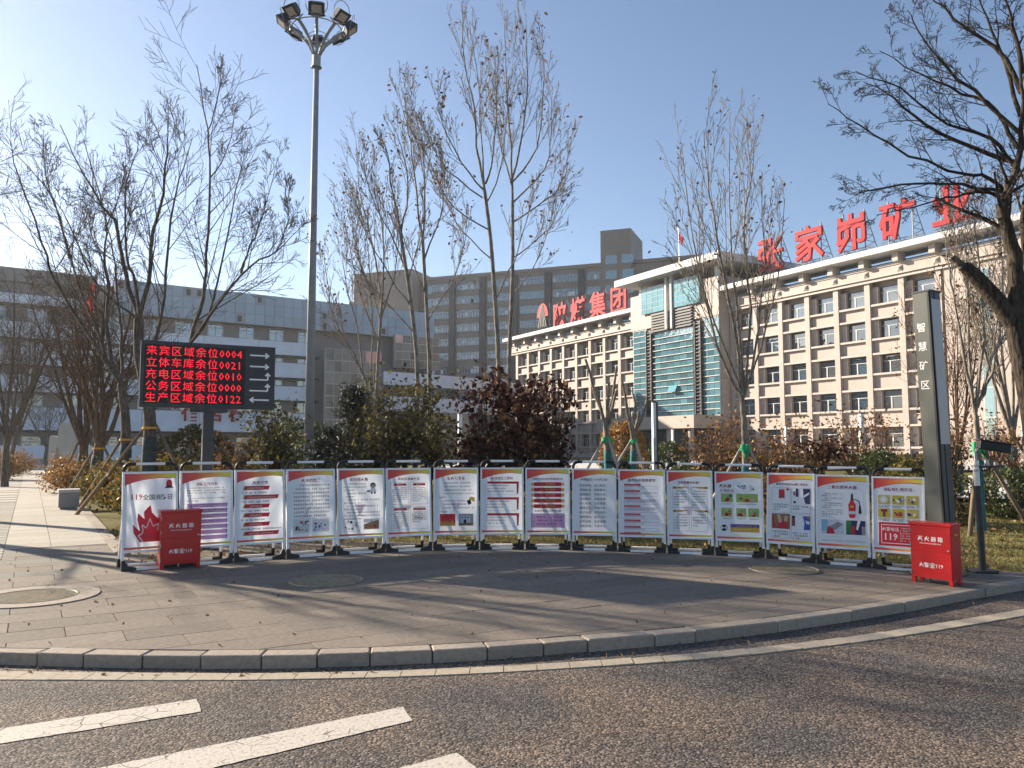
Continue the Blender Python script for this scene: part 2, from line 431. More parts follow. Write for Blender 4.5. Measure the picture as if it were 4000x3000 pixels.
# ------------------------------------------------------------------ mesh helpers
class MB:
    def __init__(s):
        s.v, s.f, s.mi = [], [], []
    def add(s, vs, fs, mi=0):
        b = len(s.v)
        s.v += [tuple(x) for x in vs]
        s.f += [tuple(b + i for i in f) for f in fs]
        s.mi += [mi] * len(fs)
        return s
    def box(s, x0, y0, z0, x1, y1, z1, mi=0, T=None):
        vs = [Vector(p) for p in ((x0,y0,z0),(x1,y0,z0),(x1,y1,z0),(x0,y1,z0),(x0,y0,z1),(x1,y0,z1),(x1,y1,z1),(x0,y1,z1))]
        if T is not None: vs = [T @ p for p in vs]
        return s.add(vs, [(0,3,2,1),(4,5,6,7),(0,1,5,4),(1,2,6,5),(2,3,7,6),(3,0,4,7)], mi)
    def prism(s, poly, z0, z1, mi=0, T=None):
        """polygon in the xy plane extruded along z"""
        n = len(poly)
        vs = [Vector((p[0], p[1], z0)) for p in poly] + [Vector((p[0], p[1], z1)) for p in poly]
        if T is not None: vs = [T @ p for p in vs]
        fs = [tuple(range(n - 1, -1, -1)), tuple(range(n, 2 * n))]
        fs += [(i, (i + 1) % n, n + (i + 1) % n, n + i) for i in range(n)]
        return s.add(vs, fs, mi)
    def tube(s, pts, rad, n=8, mi=0, caps=True):
        pts = [Vector(p) for p in pts]
        if not isinstance(rad, (list, tuple)): rad = [rad] * len(pts)
        b = len(s.v)
        ref = None
        for i, p in enumerate(pts):
            t = (pts[min(i + 1, len(pts) - 1)] - pts[max(i - 1, 0)]).normalized()
            if ref is None:
                ref = Vector((1, 0, 0)) if abs(t.x) < 0.9 else Vector((0, 1, 0))
            u = (ref - t * ref.dot(t)).normalized()
            ref = u
            w = t.cross(u)
            for k in range(n):
                a = 2 * math.pi * k / n
                s.v.append(tuple(p + (u * math.cos(a) + w * math.sin(a)) * rad[i]))
        for i in range(len(pts) - 1):
            for k in range(n):
                k2 = (k + 1) % n
                s.f.append((b + i*n + k, b + i*n + k2, b + (i+1)*n + k2, b + (i+1)*n + k)); s.mi.append(mi)
        if caps:
            s.f.append(tuple(b + k for k in range(n - 1, -1, -1))); s.mi.append(mi)
            e = b + (len(pts) - 1) * n
            s.f.append(tuple(e + k for k in range(n))); s.mi.append(mi)
        return s
    def cyl(s, x, y, z0, z1, r, n=16, mi=0, r2=None):
        return s.tube([(x, y, z0), (x, y, z1)], [r, r if r2 is None else r2], n, mi)
    def ring(s, c, r, rt, n=24, k=6, mi=0, ax=None):
        ax = Vector((0, 0, 1)) if ax is None else Vector(ax).normalized()
        u = ax.orthogonal().normalized(); w = ax.cross(u)
        b = len(s.v)
        for i in range(n):
            a = 2 * math.pi * i / n
            rd = u * math.cos(a) + w * math.sin(a)
            for j in range(k):
                q = 2 * math.pi * j / k
                s.v.append(tuple(Vector(c) + rd * (r + rt * math.cos(q)) + ax * (rt * math.sin(q))))
        for i in range(n):
            for j in range(k):
                i2, j2 = (i + 1) % n, (j + 1) % k
                s.f.append((b + i*k + j, b + i2*k + j, b + i2*k + j2, b + i*k + j2)); s.mi.append(mi)
        return s
    def mesh(s, name, mats, smooth=False):
        me = bpy.data.meshes.new(name)
        me.from_pydata(s.v, [], s.f)
        for m in (mats if isinstance(mats, (list, tuple)) else [mats]):
            me.materials.append(MATS[m] if isinstance(m, str) else m)
        if any(s.mi):
            me.polygons.foreach_set('material_index', s.mi)
        if smooth:
            me.polygons.foreach_set('use_smooth', [True] * len(me.polygons))
        me.update()
        return me
    def build(s, name, mats, parent=None, smooth=False, loc=None, rot=None, bevel=0.0):
        return put(name, s.mesh(name, mats, smooth), parent, loc, rot, bevel)

def put(name, me, parent=None, loc=None, rot=None, bevel=0.0):
    o = bpy.data.objects.new(name, me)
    C.objects.link(o)
    if parent is not None: o.parent = parent
    if loc is not None: o.location = loc
    if rot is not None: o.rotation_euler = rot
    if bevel > 0:
        b = o.modifiers.new('bevel', 'BEVEL'); b.width = bevel; b.segments = 2; b.limit_method = 'ANGLE'
    return o

def thing(name, label, cat, loc=(0, 0, 0), rotz=0.0, group=None):
    o = bpy.data.objects.new(name, None)
    C.objects.link(o)
    o.empty_display_size = 0.2
    o.location = loc
    o.rotation_euler = (0, 0, rotz)
    return tag(o, label, cat, group)

def tag(o, label, cat, group=None):
    o['label'] = label
    o['category'] = cat
    if group: o['group'] = group
    return o

def struct(o):
    o['kind'] = 'structure'
    return o

def npmesh(name, V, Fq, mats, parent=None, smooth=False):
    """fast mesh from numpy: V (n,3), Fq (m,k)"""
    me = bpy.data.meshes.new(name)
    V = np.ascontiguousarray(V, dtype=np.float32); Fq = np.ascontiguousarray(Fq, dtype=np.int32)
    m, k = Fq.shape
    me.vertices.add(len(V)); me.vertices.foreach_set('co', V.ravel())
    me.loops.add(m * k); me.loops.foreach_set('vertex_index', Fq.ravel())
    me.polygons.add(m)
    me.polygons.foreach_set('loop_start', np.arange(0, m * k, k, dtype=np.int32))
    me.polygons.foreach_set('loop_total', np.full(m, k, dtype=np.int32))
    if smooth: me.polygons.foreach_set('use_smooth', np.ones(m, dtype=bool))
    me.update(calc_edges=True)
    me.materials.append(MATS[mats])
    return put(name, me, parent)

def clip_convex(poly, clipper):
    """Sutherland-Hodgman; clipper is counter-clockwise"""
    out = poly
    n = len(clipper)
    for i in range(n):
        a, b = clipper[i], clipper[(i + 1) % n]
        ex, ey = b[0] - a[0], b[1] - a[1]
        side = lambda p: ex * (p[1] - a[1]) - ey * (p[0] - a[0])
        res = []
        for j in range(len(out)):
            p, q = out[j], out[(j + 1) % len(out)]
            sp, sq = side(p), side(q)
            if sp >= 0: res.append(p)
            if (sp >= 0) != (sq >= 0):
                t = sp / (sp - sq)
                res.append((p[0] + (q[0] - p[0]) * t, p[1] + (q[1] - p[1]) * t))
        out = res
        if len(out) < 3: return []
    return out

def area(poly):
    return 0.5 * sum(poly[i][0] * poly[(i+1) % len(poly)][1] - poly[(i+1) % len(poly)][0] * poly[i][1] for i in range(len(poly)))

# ------------------------------------------------------------------ lettering (Blender's own built-in font)
TXT = {}
def tm(body, bold=0.0, ext=0.0, align='LEFT'):
    key = (body, bold, ext, align)
    if key not in TXT:
        c = bpy.data.curves.new('lettering', 'FONT')
        c.body = body; c.size = 1.0; c.resolution_u = 1; c.offset = bold; c.extrude = ext
        c.align_x = align
        o = bpy.data.objects.new('lettering', c)
        C.objects.link(o)
        dg = bpy.context.evaluated_depsgraph_get()
        me = bpy.data.meshes.new_from_object(o.evaluated_get(dg), depsgraph=dg)
        vs = [tuple(v.co) for v in me.vertices]
        fs = [tuple(p.vertices) for p in me.polygons]
        bpy.data.meshes.remove(me); bpy.data.objects.remove(o); bpy.data.curves.remove(c)
        TXT[key] = (vs, fs)
    return TXT[key]

def letter(mb, body, x, y, z, size, bold=0.0, ext=0.0, align='CENTER', mi=0, stretch=1.0):
    """upright lettering in the xz plane facing -y; x, z = baseline point"""
    vs, fs = tm(body, bold, ext / size if ext else 0.0, align)
    mb.add([(x + a * size * stretch, y - c * size, z + b * size) for a, b, c in vs], fs, mi)
# ================================================================== SETTING
# ---- kerb curve (front top edge) and board line, read from the photograph and laid on the pavement
kerb_px = [(0,2546),(450,2554),(900,2556),(1350,2555),(1510,2549),(1844,2532),(2000,2520),(2298,2502),(2578,2475),(2913,2439),(3265,2394),(3564,2349),(3808,2308),(4000,2272)]
kp = [GR(x, y) for x, y in kerb_px]
kpoly = np.polyfit([p.x for p in kp], [p.y for p in kp], 4)
KX0 = kp[0].x
def kerb_y(x):
    if x < KX0: return float(np.polyval(kpoly, KX0)) + 0.03 * (KX0 - x)
    if x > 6.0:
        s = float(np.polyval(np.polyder(kpoly), 6.0))
        return float(np.polyval(kpoly, 6.0)) + s * (x - 6.0)
    return float(np.polyval(kpoly, x))
board_px = [(468,2234),(695,2214),(912,2197),(1116,2182),(1314,2168),(1506,2158),(1690,2150),(1873,2147),(2050,2146),(2232,2148),(2413,2154),(2605,2162),(2793,2170),(2991,2181),(3188,2200),(3406,2219),(3625,2240)]
bp = [GR(x, y) for x, y in board_px]
bpoly = np.polyfit([p.x for p in bp], [p.y for p in bp], 4)

# slab directions: long side across the path
DA = Vector((0.855, 0.519, 0)).normalized(); DB = Vector((-DA.y, DA.x, 0))
PB = [GR(447, 2160), GR(186, 1829)]                      # right border of the path, near and far
PD = (PB[1] - PB[0]); PD.z = 0; PD.normalize()            # path direction
PN = Vector((-PD.y, PD.x, 0))                             # to the left of the path
ANG = math.atan2(DA.y, DA.x)

# convex outline of the paved corner (counter-clockwise)
KW = 0.16
front = []
for x in np.linspace(-11.0, 6.9, 60):
    s = (kerb_y(x + 0.01) - kerb_y(x - 0.01)) / 0.02
    nrm = Vector((-s, 1, 0)).normalized()
    front.append((x + nrm.x * (KW + 0.006), kerb_y(x) + nrm.y * (KW + 0.006)))
back = [(-7.6, 12.2), (PB[0].x + 0.1, PB[0].y + 0.15)]
back = [(-11.0, 13.6), (-6.2, 11.3)]
for x in np.linspace(-4.3, 4.9, 16):
    back.append((x, float(np.polyval(bpoly, x)) + 0.62))
back += [(6.0, 10.55), (6.85, 10.15)]
plaza_poly = front + back[::-1]
def hull(pts):
    pts = sorted(pts)
    def half(ps):
        h = []
        for p in ps:
            while len(h) >= 2 and (h[-1][0]-h[-2][0])*(p[1]-h[-2][1]) - (h[-1][1]-h[-2][1])*(p[0]-h[-2][0]) <= 0: h.pop()
            h.append(p)
        return h
    a, b = half(pts), half(pts[::-1])
    return a[:-1] + b[:-1]
plaza_hull = hull(plaza_poly)

def sheet(name, xs, yf, yb, z, mat, ny=1):
    """ground sheet made of strips; follows the fall of the pavement"""
    mb = MB()
    for i in range(len(xs) - 1):
        for j in range(ny):
            q = []
            for x, jj in ((xs[i], j), (xs[i+1], j), (xs[i+1], j + 1), (xs[i], j + 1)):
                t = jj / ny
                q.append((x, yf(x) * (1 - t) + yb(x) * t, z + gz(x)))
            mb.add(q, [(0, 1, 2, 3)])
    return struct(mb.build(name, mat))

RZ = -0.095                               # road level below the pavement
XS = [-60, -40, -20, -12, -8, -4, -2, 0, 0.5, 1.5, 3, 4.5, 6.5, 8, 12, 20, 40, 60]
mb = MB(); mb.box(-900, -300, -1.6, 900, 1500, -0.42); struct(mb.build('ground', 'soil'))
sheet('road', XS, lambda x: -30, lambda x: 40 if x > 12 else 14, RZ, 'asphalt')
# mortar bed below the slabs
mb = MB()
mb.add([(p[0], p[1], -0.014 + gz(p[0])) for p in plaza_poly], [tuple(range(len(plaza_poly)))])
pavement = struct(mb.build('pavement', 'joint_sand'))

# lawn
def lawn_front(x):
    if x < -8: return 9.0
    if x < 4.5: return 9.3
    if x < 6.5: return 9.3 + (x - 4.5) * 0.42
    return kerb_y(min(x, 9)) + 0.30 + max(0, x - 9) * 0.75
XL = [-160, -60, -30, -12, -8, -4, 0, 0.5, 2, 4.5, 5.5, 6.5, 7.5, 9, 15, 30, 60, 160]
lawn = sheet('lawn', XL, lawn_front, lambda x: 170 if abs(x) < 100 else 175, -0.022, 'lawn', 1)

# ---- paving slabs, every one a piece of its own
SL, SW, GAP = 0.80, 0.40, 0.007
full = MB(); full.box(-SL/2+GAP/2, -SW/2+GAP/2, -0.05, SL/2-GAP/2, SW/2-GAP/2, 0.0)
slab_me = {k: full.mesh('slab', k) for k in ('slab', 'slab_dark')}
Rz = Matrix.Rotation(ANG, 4, 'Z')
nslab = 0
RW = random.Random(3)
for j in range(-30, 60):
    for i in range(-40, 40):
        cxy = DA * ((i + (0.5 if j % 2 else 0.0)) * SL) + DB * (j * SW) + Vector((0, 6, 0))
        if not (-11.5 < cxy.x < 8 and 4 < cxy.y < 14.5): continue
        cor = [cxy + DA * (sx * (SL - GAP) / 2) + DB * (sy * (SW - GAP) / 2) for sx, sy in ((-1,-1),(1,-1),(1,1),(-1,1))]
        poly = [(c.x, c.y) for c in cor]
        cl = clip_convex(poly, plaza_hull)
        if len(cl) < 3 or area(cl) < 0.004: continue
        if max(p[0] + 0.64 * p[1] for p in cl) < -0.9: continue            # far outside the frame
        tilt = math.atan(0.018) if 0.5 < cxy.x < 6.5 else 0.0
        loc = Vector((cxy.x, cxy.y, gz(cxy.x) + RW.uniform(-0.0012, 0.0012)))
        mtx = Matrix.Translation(loc) @ Matrix.Rotation(tilt, 4, 'Y') @ Rz
        mat = 'slab'
        if cxy.x < -4.9 and j % 3 == 0 and (cxy - PB[0]).dot(PN) > 0.2: mat = 'slab_dark'
        if abs(area(cl) - area(poly)) < 1e-5:
            o = put('slab', slab_me[mat], pavement)
        else:
            loc2 = [((p[0]-cxy.x)*DA.x + (p[1]-cxy.y)*DA.y, (p[0]-cxy.x)*DB.x + (p[1]-cxy.y)*DB.y) for p in cl]
            o = MB().prism(loc2, -0.05, 0.0).build('slab', mat, pavement)
        o.matrix_local = mtx
        nslab += 1

# ---- kerb stones
kerb = thing('kerb', 'curved granite kerb of separate stones along the paved corner and road', 'kerb')
xk, kk = -8.6, 0
RK = random.Random(5)
while xk < 7.6:
    s = (kerb_y(xk + 0.01) - kerb_y(xk - 0.01)) / 0.02
    ln = RK.uniform(0.36, 0.46) if xk < 1.3 else RK.uniform(0.7, 1.0)
    if 4 < kk % 17 < 6: ln *= 1.5
    dx = ln / math.sqrt(1 + s * s)
    pts = []
    for x in (xk + 0.004, xk + dx - 0.004):
        s = (kerb_y(x + 0.01) - kerb_y(x - 0.01)) / 0.02
        nrm = Vector((-s, 1, 0)).normalized()
        pts.append((Vector((x, kerb_y(x), 0)), nrm))
    a, b = pts
    w = KW - 0.003
    dz = RK.uniform(-0.004, 0.003); off = RK.uniform(-0.006, 0.006)
    ring = [a[0] + a[1]*off, b[0] + b[1]*(off + RK.uniform(-0.004, 0.004)), b[0] + b[1]*w, a[0] + a[1]*w]
    c0 = sum((p for p in ring), Vector()) / 4
    vs = [(p.x - c0.x, p.y - c0.y, -0.18 + gz(p.x) - gz(c0.x)) for p in ring] + [(p.x - c0.x, p.y - c0.y, dz + gz(p.x) - gz(c0.x)) for p in ring]
    m = MB(); m.add(vs, [(0,3,2,1),(4,5,6,7),(0,1,5,4),(1,2,6,5),(2,3,7,6),(3,0,4,7)])
    m.build('kerb_stone', 'kerb', kerb, loc=(c0.x, c0.y, gz(c0.x)), bevel=0.012)
    xk += dx; kk += 1

# ---- beige strip in the road along the kerb, made of short setts, and the zebra bars
def strip(name, px_pts, mat, z, label):
    up = [GR(x, y0, RZ) for x, y0, y1 in px_pts]; dn = [GR(x, y1, RZ) for x, y0, y1 in px_pts]
    pu = np.polyfit([p.x for p in up], [p.y for p in up], 4); pd = np.polyfit([p.x for p in dn], [p.y for p in dn], 4)
    root = struct(thing(name, label, 'road strip'))
    del root['category']; 
    xs = np.arange(-3.9, 6.4, 0.24)
    for i in range(len(xs) - 1):
        x0, x1 = xs[i] + 0.003, xs[i+1] - 0.003
        q = [(x0, np.polyval(pd, x0)), (x1, np.polyval(pd, x1)), (x1, np.polyval(pu, x1)), (x0, np.polyval(pu, x0))]
        MB().prism([(float(a), float(b)) for a, b in q], -0.15 + gz(x0), z + gz(x0) + RK.uniform(-0.001, 0.001)).build('sett', mat, root)
    return root
strip('edge_strip', [(0,2624,2657),(904,2634,2660),(1400,2628,2654),(1808,2610,2634),(2000,2601,2622),(2768,2556,2579),(3446,2469,2497),(4000,2383,2407),(4300,2337,2360)], 'edge_strip', RZ + 0.007, 'flush beige stone strip in the asphalt along the kerb')
bars = [[(-900,2985),(-900,3052),(788,2781),(768,2732)], [(200,3040),(330,3120),(1613,2817),(1573,2763)], [(900,3190),(1300,3280),(1862,3000),(1781,2942)]]
for i, bar in enumerate(bars):
    pts = [GR(x, y, RZ) for x, y in bar]
    v = [(p.x, p.y) for p in pts]
    if area(v) < 0: v = v[::-1]
    # worn, uneven outline
    ed = []
    for k in range(4):
        a, b = v[k], v[(k+1) % 4]
        n = max(2, int(math.dist(a, b) / 0.06))
        for t in range(n):
            ed.append((a[0] + (b[0]-a[0])*t/n + RK.uniform(-.004, .004), a[1] + (b[1]-a[1])*t/n + RK.uniform(-.004, .004)))
    m = MB(); m.add([(p[0], p[1], RZ + 0.004 + gz(p[0])) for p in ed], [tuple(range(len(ed)))])
    o = struct(m.build('crossing_bar', 'road_paint'))

# ---- garden path on the left: border stones, light slabs and a ribbed strip
mb = MB()
PW = 2.6
def pth(u, w, z):                       # u along the path from its near end, w to the left of the right border
    p = PB[0] + PD * u + PN * w
    return (p.x, p.y, z)
mb.add([pth(-1.5, -0.20, -0.010), pth(105, -0.20, -0.010), pth(105, PW, -0.010), pth(-1.5, PW, -0.010)], [(0, 1, 2, 3)])
path = struct(mb.build('path', 'joint_sand'))
PA = math.atan2(PD.y, PD.x)
pm = {}
def path_piece(name, u0, u1, w0, w1, mat, top=0.006):
    key = (round(u1-u0, 3), round(w1-w0, 3), mat, top)
    if key not in pm:
        m = MB(); m.box(0.004, 0.004, -0.05, u1-u0-0.004, w1-w0-0.004, top); pm[key] = m.mesh(name, mat)
    return put(name, pm[key], path, pth(u0, w0, RW.uniform(-.001, .001)), (0, 0, PA))
u = 0.0
for k in range(150):
    if u > 62: break
    L = 0.6 if u < 20 else 1.2
    if u > 34: L = 2.4
    path_piece('border_stone', u, u + L, -0.18, 0.0, 'kerb', 0.012)
    if u > 1.0:
        st = 0.3 if int(u / 0.6) % 2 else 0.0
        path_piece('path_slab', u, u + L, 0.0, 0.75, 'slab_light')
        path_piece('path_slab', u, u + L, 0.75, 1.35, 'slab_light')
    if u < 12:
        for q in range(int(round(L / 0.15))):
            path_piece('ribbed_bar', u + q * 0.15, u + (q + 1) * 0.15, 1.35, PW, 'slab_light' if q % 2 else 'slab_dark')
    else:
        path_piece('path_slab', u, u + L, 1.35, PW, 'slab_light' if int(u / L) % 2 else 'slab_dark')
    u += L
far = MB(); far.add([pth(u, 0, 0.004), pth(105, 0, 0.004), pth(105, PW, 0.004), pth(u, PW, 0.004)], [(0, 1, 2, 3)])
o = far.build('path_surface', 'slab_light', path); o['kind'] = 'stuff'
# driveway and cross path in front of the office block
def quadsheet(name, pts, z, mat):
    m = MB(); m.add([(p[0], p[1], z) for p in pts], [tuple(range(len(pts)))]); return struct(m.build(name, mat))
quadsheet('driveway', [GR(1650,1838)[:2], GR(3300,1838)[:2], GR(4600,1850)[:2], GR(4600,1822)[:2], GR(3300,1805)[:2], GR(1650,1796)[:2]], -0.006, 'concrete_light')
quadsheet('garden_path', [GR(3330,1952)[:2], GR(4700,1975)[:2], GR(4700,1938)[:2], GR(3330,1922)[:2]], -0.115, 'concrete_light').location.z = 0.11
# low white garden wall at the right
a, b = GR(3785, 1930), GR(4500, 1955)
w = thing('garden_wall', 'low white rendered garden wall behind the camera post', 'wall', (a.x, a.y, -0.1), math.atan2(b.y - a.y, b.x - a.x))
m = MB(); m.box(0, 0, 0, 0.5, 0.35, 0.62); m.build('pier', 'white_paint', w, bevel=0.01)
m = MB(); m.box(0.5, 0.08, 0, 8, 0.28, 0.50); m.build('wall_panel', 'white_paint', w, bevel=0.01)

# ---- manhole covers
def manhole(cx, cy, r, label, collar):
    t = thing('manhole_cover', label, 'manhole cover', (cx, cy, gz(cx) + 0.001))
    if collar:
        m = MB()
        n = 40
        for i in range(n):
            a0, a1 = 2*math.pi*i/n, 2*math.pi*(i+1)/n
            q = [(r*1.03*math.cos(a0), r*1.03*math.sin(a0)), (r*1.5*math.cos(a0), r*1.5*math.sin(a0)), (r*1.5*math.cos(a1), r*1.5*math.sin(a1)), (r*1.03*math.cos(a1), r*1.03*math.sin(a1))]
            m.prism(q, 0.0, 0.010)
        m.build('collar', 'kerb', t)
    m = MB(); m.ring((0, 0, 0.004), r, 0.012, 40, 6); m.build('rim', 'iron_cover', t)
    m = MB(); m.cyl(0, 0, 0.0, 0.006, r * 0.97, 40)
    m.build('lid', 'iron_cover', t)
    m = MB()
    n = 15
    for i in range(-n, n + 1):
        x = i * r * 0.93 / n
        h = math.sqrt(max(0, (r*0.92)**2 - x*x))
        k = int(h / 0.022)
        for j in range(-k, k + 1):
            m.box(x - 0.011, j*0.022 - 0.006, 0.006, x + 0.011, j*0.022 + 0.006, 0.011)
    m.build('tread_ribs', 'iron_cover', t, rot=(0, 0, 0.5))
    return t
g = GR(128, 2332); manhole(g.x, g.y, 0.40, 'round cast iron manhole cover in a pale concrete collar at the left edge', True)
g = GR(1275, 2270); manhole(g.x, g.y, 0.40, 'shaded round manhole cover in front of the fourth and fifth poster stands', False)
g = GR(3060, 2225); manhole(g.x, g.y, 0.42, 'rusty round manhole cover below the dry powder extinguisher posters', False)
# ================================================================== BUILDINGS
def rbox(parent, name, mat, x0, y0, z0, x1, y1, z1, bevel=0):
    m = MB(); m.box(x0, y0, z0, x1, y1, z1)
    return m.build(name, mat, parent, bevel=bevel)

# ---- main cream office block: local x runs along the front from the far left end, -y is towards the viewer
EX, EYY = 0.4916, -0.8708
P0 = Vector((36.29, 75.0, -0.1))
main_rot = math.atan2(EYY, EX)
office = thing('office_building', 'cream stone office block with blue glass entrance tower and red rooftop signs', 'building', P0, main_rot)
ZB = {'sill': [1.6, 5.2, 8.7, 12.1, 15.45], 'head': [3.5, 7.05, 10.5, 13.95, 17.2]}
BAY = 3.65
CAMS, CAMD = 47.5, 68.5
AX = math.atan2(0.8708, 0.4916)
def fs(px, p=0.0):                       # photo column -> position along the front, p metres in front of it
    al = AX - math.atan((px - 2000.0) / F)
    return CAMS - (CAMD - p) * math.tan(al)
def fz(px, py, p=0.0):                   # photo pixel -> height on that plane
    s = fs(px, p)
    wy = P0.y + EYY * s - 0.4916 * p
    return AT(px, py, wy).z + 0.1

win_f = MB()
WW, WH = 2.15, 1.85
for (a, b, c, d) in ((0,0,WW,0.06),(0,WH-0.06,WW,WH),(0,0.06,0.06,WH-0.06),(WW-0.06,0.06,WW,WH-0.06)):
    win_f.box(a, 0.0, b, c, 0.08, d, 1)
for (a, b, c, d) in ((0.06,1.2,WW-0.06,1.26),(0.74,0.06,0.82,1.2),(0.82,0.06,0.86,1.2)):
    win_f.box(a, 0.0, b, c, 0.075, d, 0)
win_frame_me = win_f.mesh('window', ['window_white', 'dark_metal'])
wp = MB(); wp.box(0.03, 0.05, 0.03, WW-0.03, 0.07, WH-0.03)
win_pane_me = [wp.mesh('pane', k) for k in ('glass_blue', 'glass_dark', 'glass_grey', 'glass_dark', 'glass_blue')]
RP = random.Random(17)
wb = MB(); wb.box(0.08, 0.085, 0.0, 0.62, 0.1, 1.15)
sill_m = MB(); sill_m.box(0.0, -0.18, 0, BAY-0.6, 0.25, 0.2); sill_me = sill_m.mesh('sill', 'cream_trim')
PD_ = 0.58                                # depth of the pilasters
pil_m = MB(); pil_m.box(-0.3, 0.0, 0.6, 0.3, PD_, 17.75); pil_me = pil_m.mesh('pilaster', 'cream_stone')
spm = {}
def wing(s0, s1, nb, first):
    """one wing: pilasters from s0, nb bays"""
    rbox(office, 'wall', 'cream_stone', s0, PD_ + 0.3, 0, s1, 14, 18.9)
    rbox(office, 'plinth', 'cream_trim', s0, -0.12, 0, s1, PD_ + 0.3, 0.6)
    rbox(office, 'plinth_course', 'brown_tile', s0, 0.06, 0.6, s1, PD_ + 0.3, 0.92)
    for k in range(nb + 1):
        put('pilaster', pil_me, office, (first + k * BAY, 0, 0))
    for k in range(nb):
        x = first + k * BAY + 0.3
        cw = BAY - 0.6
        for f in range(5):
            zs, zh = ZB['sill'][f], ZB['head'][f]
            lo_ = 0.92 if f == 0 else ZB['head'][f-1] + 0.2
            key = round(zs - lo_, 2)
            if key not in spm:
                m = MB(); m.box(0, PD_ - 0.2, 0, cw, PD_ + 0.3, zs - lo_); spm[key] = m.mesh('spandrel', 'cream_stone')
            put('spandrel', spm[key], office, (x, 0, lo_))
            put('sill', sill_me, office, (x, PD_ - 0.35, zs - 0.2 + 0.02))
            if f < 4: put('lintel', sill_me, office, (x, PD_ - 0.35, zh))
            key = ('side', round(zh - zs, 2))
            if key not in spm:
                m = MB(); m.box(0, PD_ - 0.2, 0, 0.62, PD_ + 0.3, zh - zs - 0.02); spm[key] = m.mesh('jamb_panel', 'cream_stone')
            put('jamb_panel', spm[key], office, (x, 0, zs + 0.02))
            key = ('side2', round(zh - zs, 2))
            if key not in spm:
                m = MB(); m.box(0, PD_ - 0.2, 0, 0.25, PD_ + 0.3, zh - zs - 0.02); spm[key] = m.mesh('jamb_panel', 'cream_stone')
            put('jamb_panel', spm[key], office, (x + cw - 0.25, 0, zs + 0.02))
            w = put('window', win_frame_me, office, (x + 0.63, PD_ + 0.18, zs + 0.03))
            w.scale = (1, 1, (zh - zs - 0.06) / WH)
            put('pane', RP.choice(win_pane_me), w)
    # frieze, mouldings, diamond bosses and the eave
    rbox(office, 'frieze', 'cream_stone', s0, -0.02, 17.75, s1, PD_ + 0.3, 18.9)
    rbox(office, 'moulding', 'cream_trim', s0, -0.2, 17.6, s1, -0.02, 17.78)
    rbox(office, 'moulding', 'cream_trim', s0, -0.26, 17.95, s1, -0.02, 18.05)
    rbox(office, 'coping', 'cream_trim', s0, -0.12, 18.9, s1, 0.6, 19.1)
    for k in range(nb + 1):
        m = MB(); c = 0.32
        m.add([(-c, 0, -c), (c, 0, -c), (c, 0, c), (-c, 0, c), (0, -0.25, 0)], [(0,1,4), (1,2,4), (2,3,4), (3,0,4)])
        m.build('boss', 'cream_trim', office, loc=(first + k * BAY, -0.022, 18.48))
        rbox(office, 'eave_bracket', 'cream_trim', first + k*BAY - 0.3, -0.75, 19.1, first + k*BAY + 0.3, 0.5, 20.0)
    for zz in (19.35, 19.7):
        m = MB(); m.tube([(s0 + 0.3, 0.55, zz), (s1 - 0.3, 0.55, zz)], 0.06, 6); m.build('roof_rail', 'steel_lattice', office)
    rbox(office, 'eave', 'eave_white', s0 - 0.6, -1.5, 20.0, s1 + 0.6, 2.2, 20.55)
    rbox(office, 'roof_upstand', 'tar_roof', s0 + 0.5, 2.3, 18.9, s1 - 0.5, 13.5, 19.3)
wing(-74.0, -37.9, 9, -72.0)
wing(-21.4, 13.0, 7, -20.9)
# flat right end with tall glass slots
rbox(office, 'end_wall', 'cream_stone', 5.2, 0.05, 0.92, 13.0, PD_ + 0.25, 17.58)
for k, x in enumerate((8.3, 11.2)):
    f = rbox(office, 'tall_window', 'window_white', x, 0.0, 1.5, x + 0.95, 0.06, 17.0)
    for q in range(6):
        rbox(f, 'pane', 'glass_teal', x + 0.06, -0.02, 1.6 + q*2.56, x + 0.89, 0.0, 1.5 + (q+1)*2.56)
# entrance tower
TP = 1.6
TL, TR = -38.0, -21.3
rbox(office, 'tower_core', 'cream_stone', TL, -TP + 0.35, 0, TR, 13, 17.2)
rbox(office, 'tower_head', 'cream_stone', TL, -TP, 17.2, TR, 13.0, 21.9)
rbox(office, 'canopy_slab', 'eave_white', -39.0, -3.6, 23.3, -19.2, 12.5, 24.15)
for x in (-36.8, -31.5, -27.5, -22.4):
    rbox(office, 'roof_post', 'white_paint', x - 0.22, -0.9, 21.9, x + 0.22, -0.45, 23.3)
rbox(office, 'roof_core', 'tar_roof', -35.5, 2.5, 21.9, -23.5, 11, 23.3)
# blue panels on the tower head
def pane_grid(name, mat, s0, s1, z0, z1, nx, nz, y, frame='window_white', gap=0.06, fin=0.0):
    g = rbox(office, name, frame, s0, y, z0, s1, y + 0.12, z1)
    dx, dz = (s1 - s0) / nx, (z1 - z0) / nz
    m = MB(); m.box(gap/2, -0.03, gap/2, dx - gap/2, 0.0, dz - gap/2); me = m.mesh('pane', mat)
    for i in range(nx):
        for j in range(nz):
            put('pane', me, g, (s0 + i*dx, y - 0.002, z0 + j*dz))
    if fin:
        for j in range(nz + 1):
            rbox(g, 'fin', 'eave_white', s0 - 0.02, y - fin, z0 + j*dz - 0.04, s1 + 0.02, y - 0.035, z0 + j*dz + 0.04)
    return g
sA, sB = fs(2511, TP + 0.3), fs(2601, TP + 0.3)
sC, sD = fs(2636, TP + 0.3), fs(2742, TP + 0.3)
zt = fz(2742, 1070, TP + 0.3); zl = fz(2742, 1180, TP + 0.3)
pane_grid('blue_panel_wall', 'glass_cyan', sA, sB, zl, zt, 4, 5, -TP - 0.32)
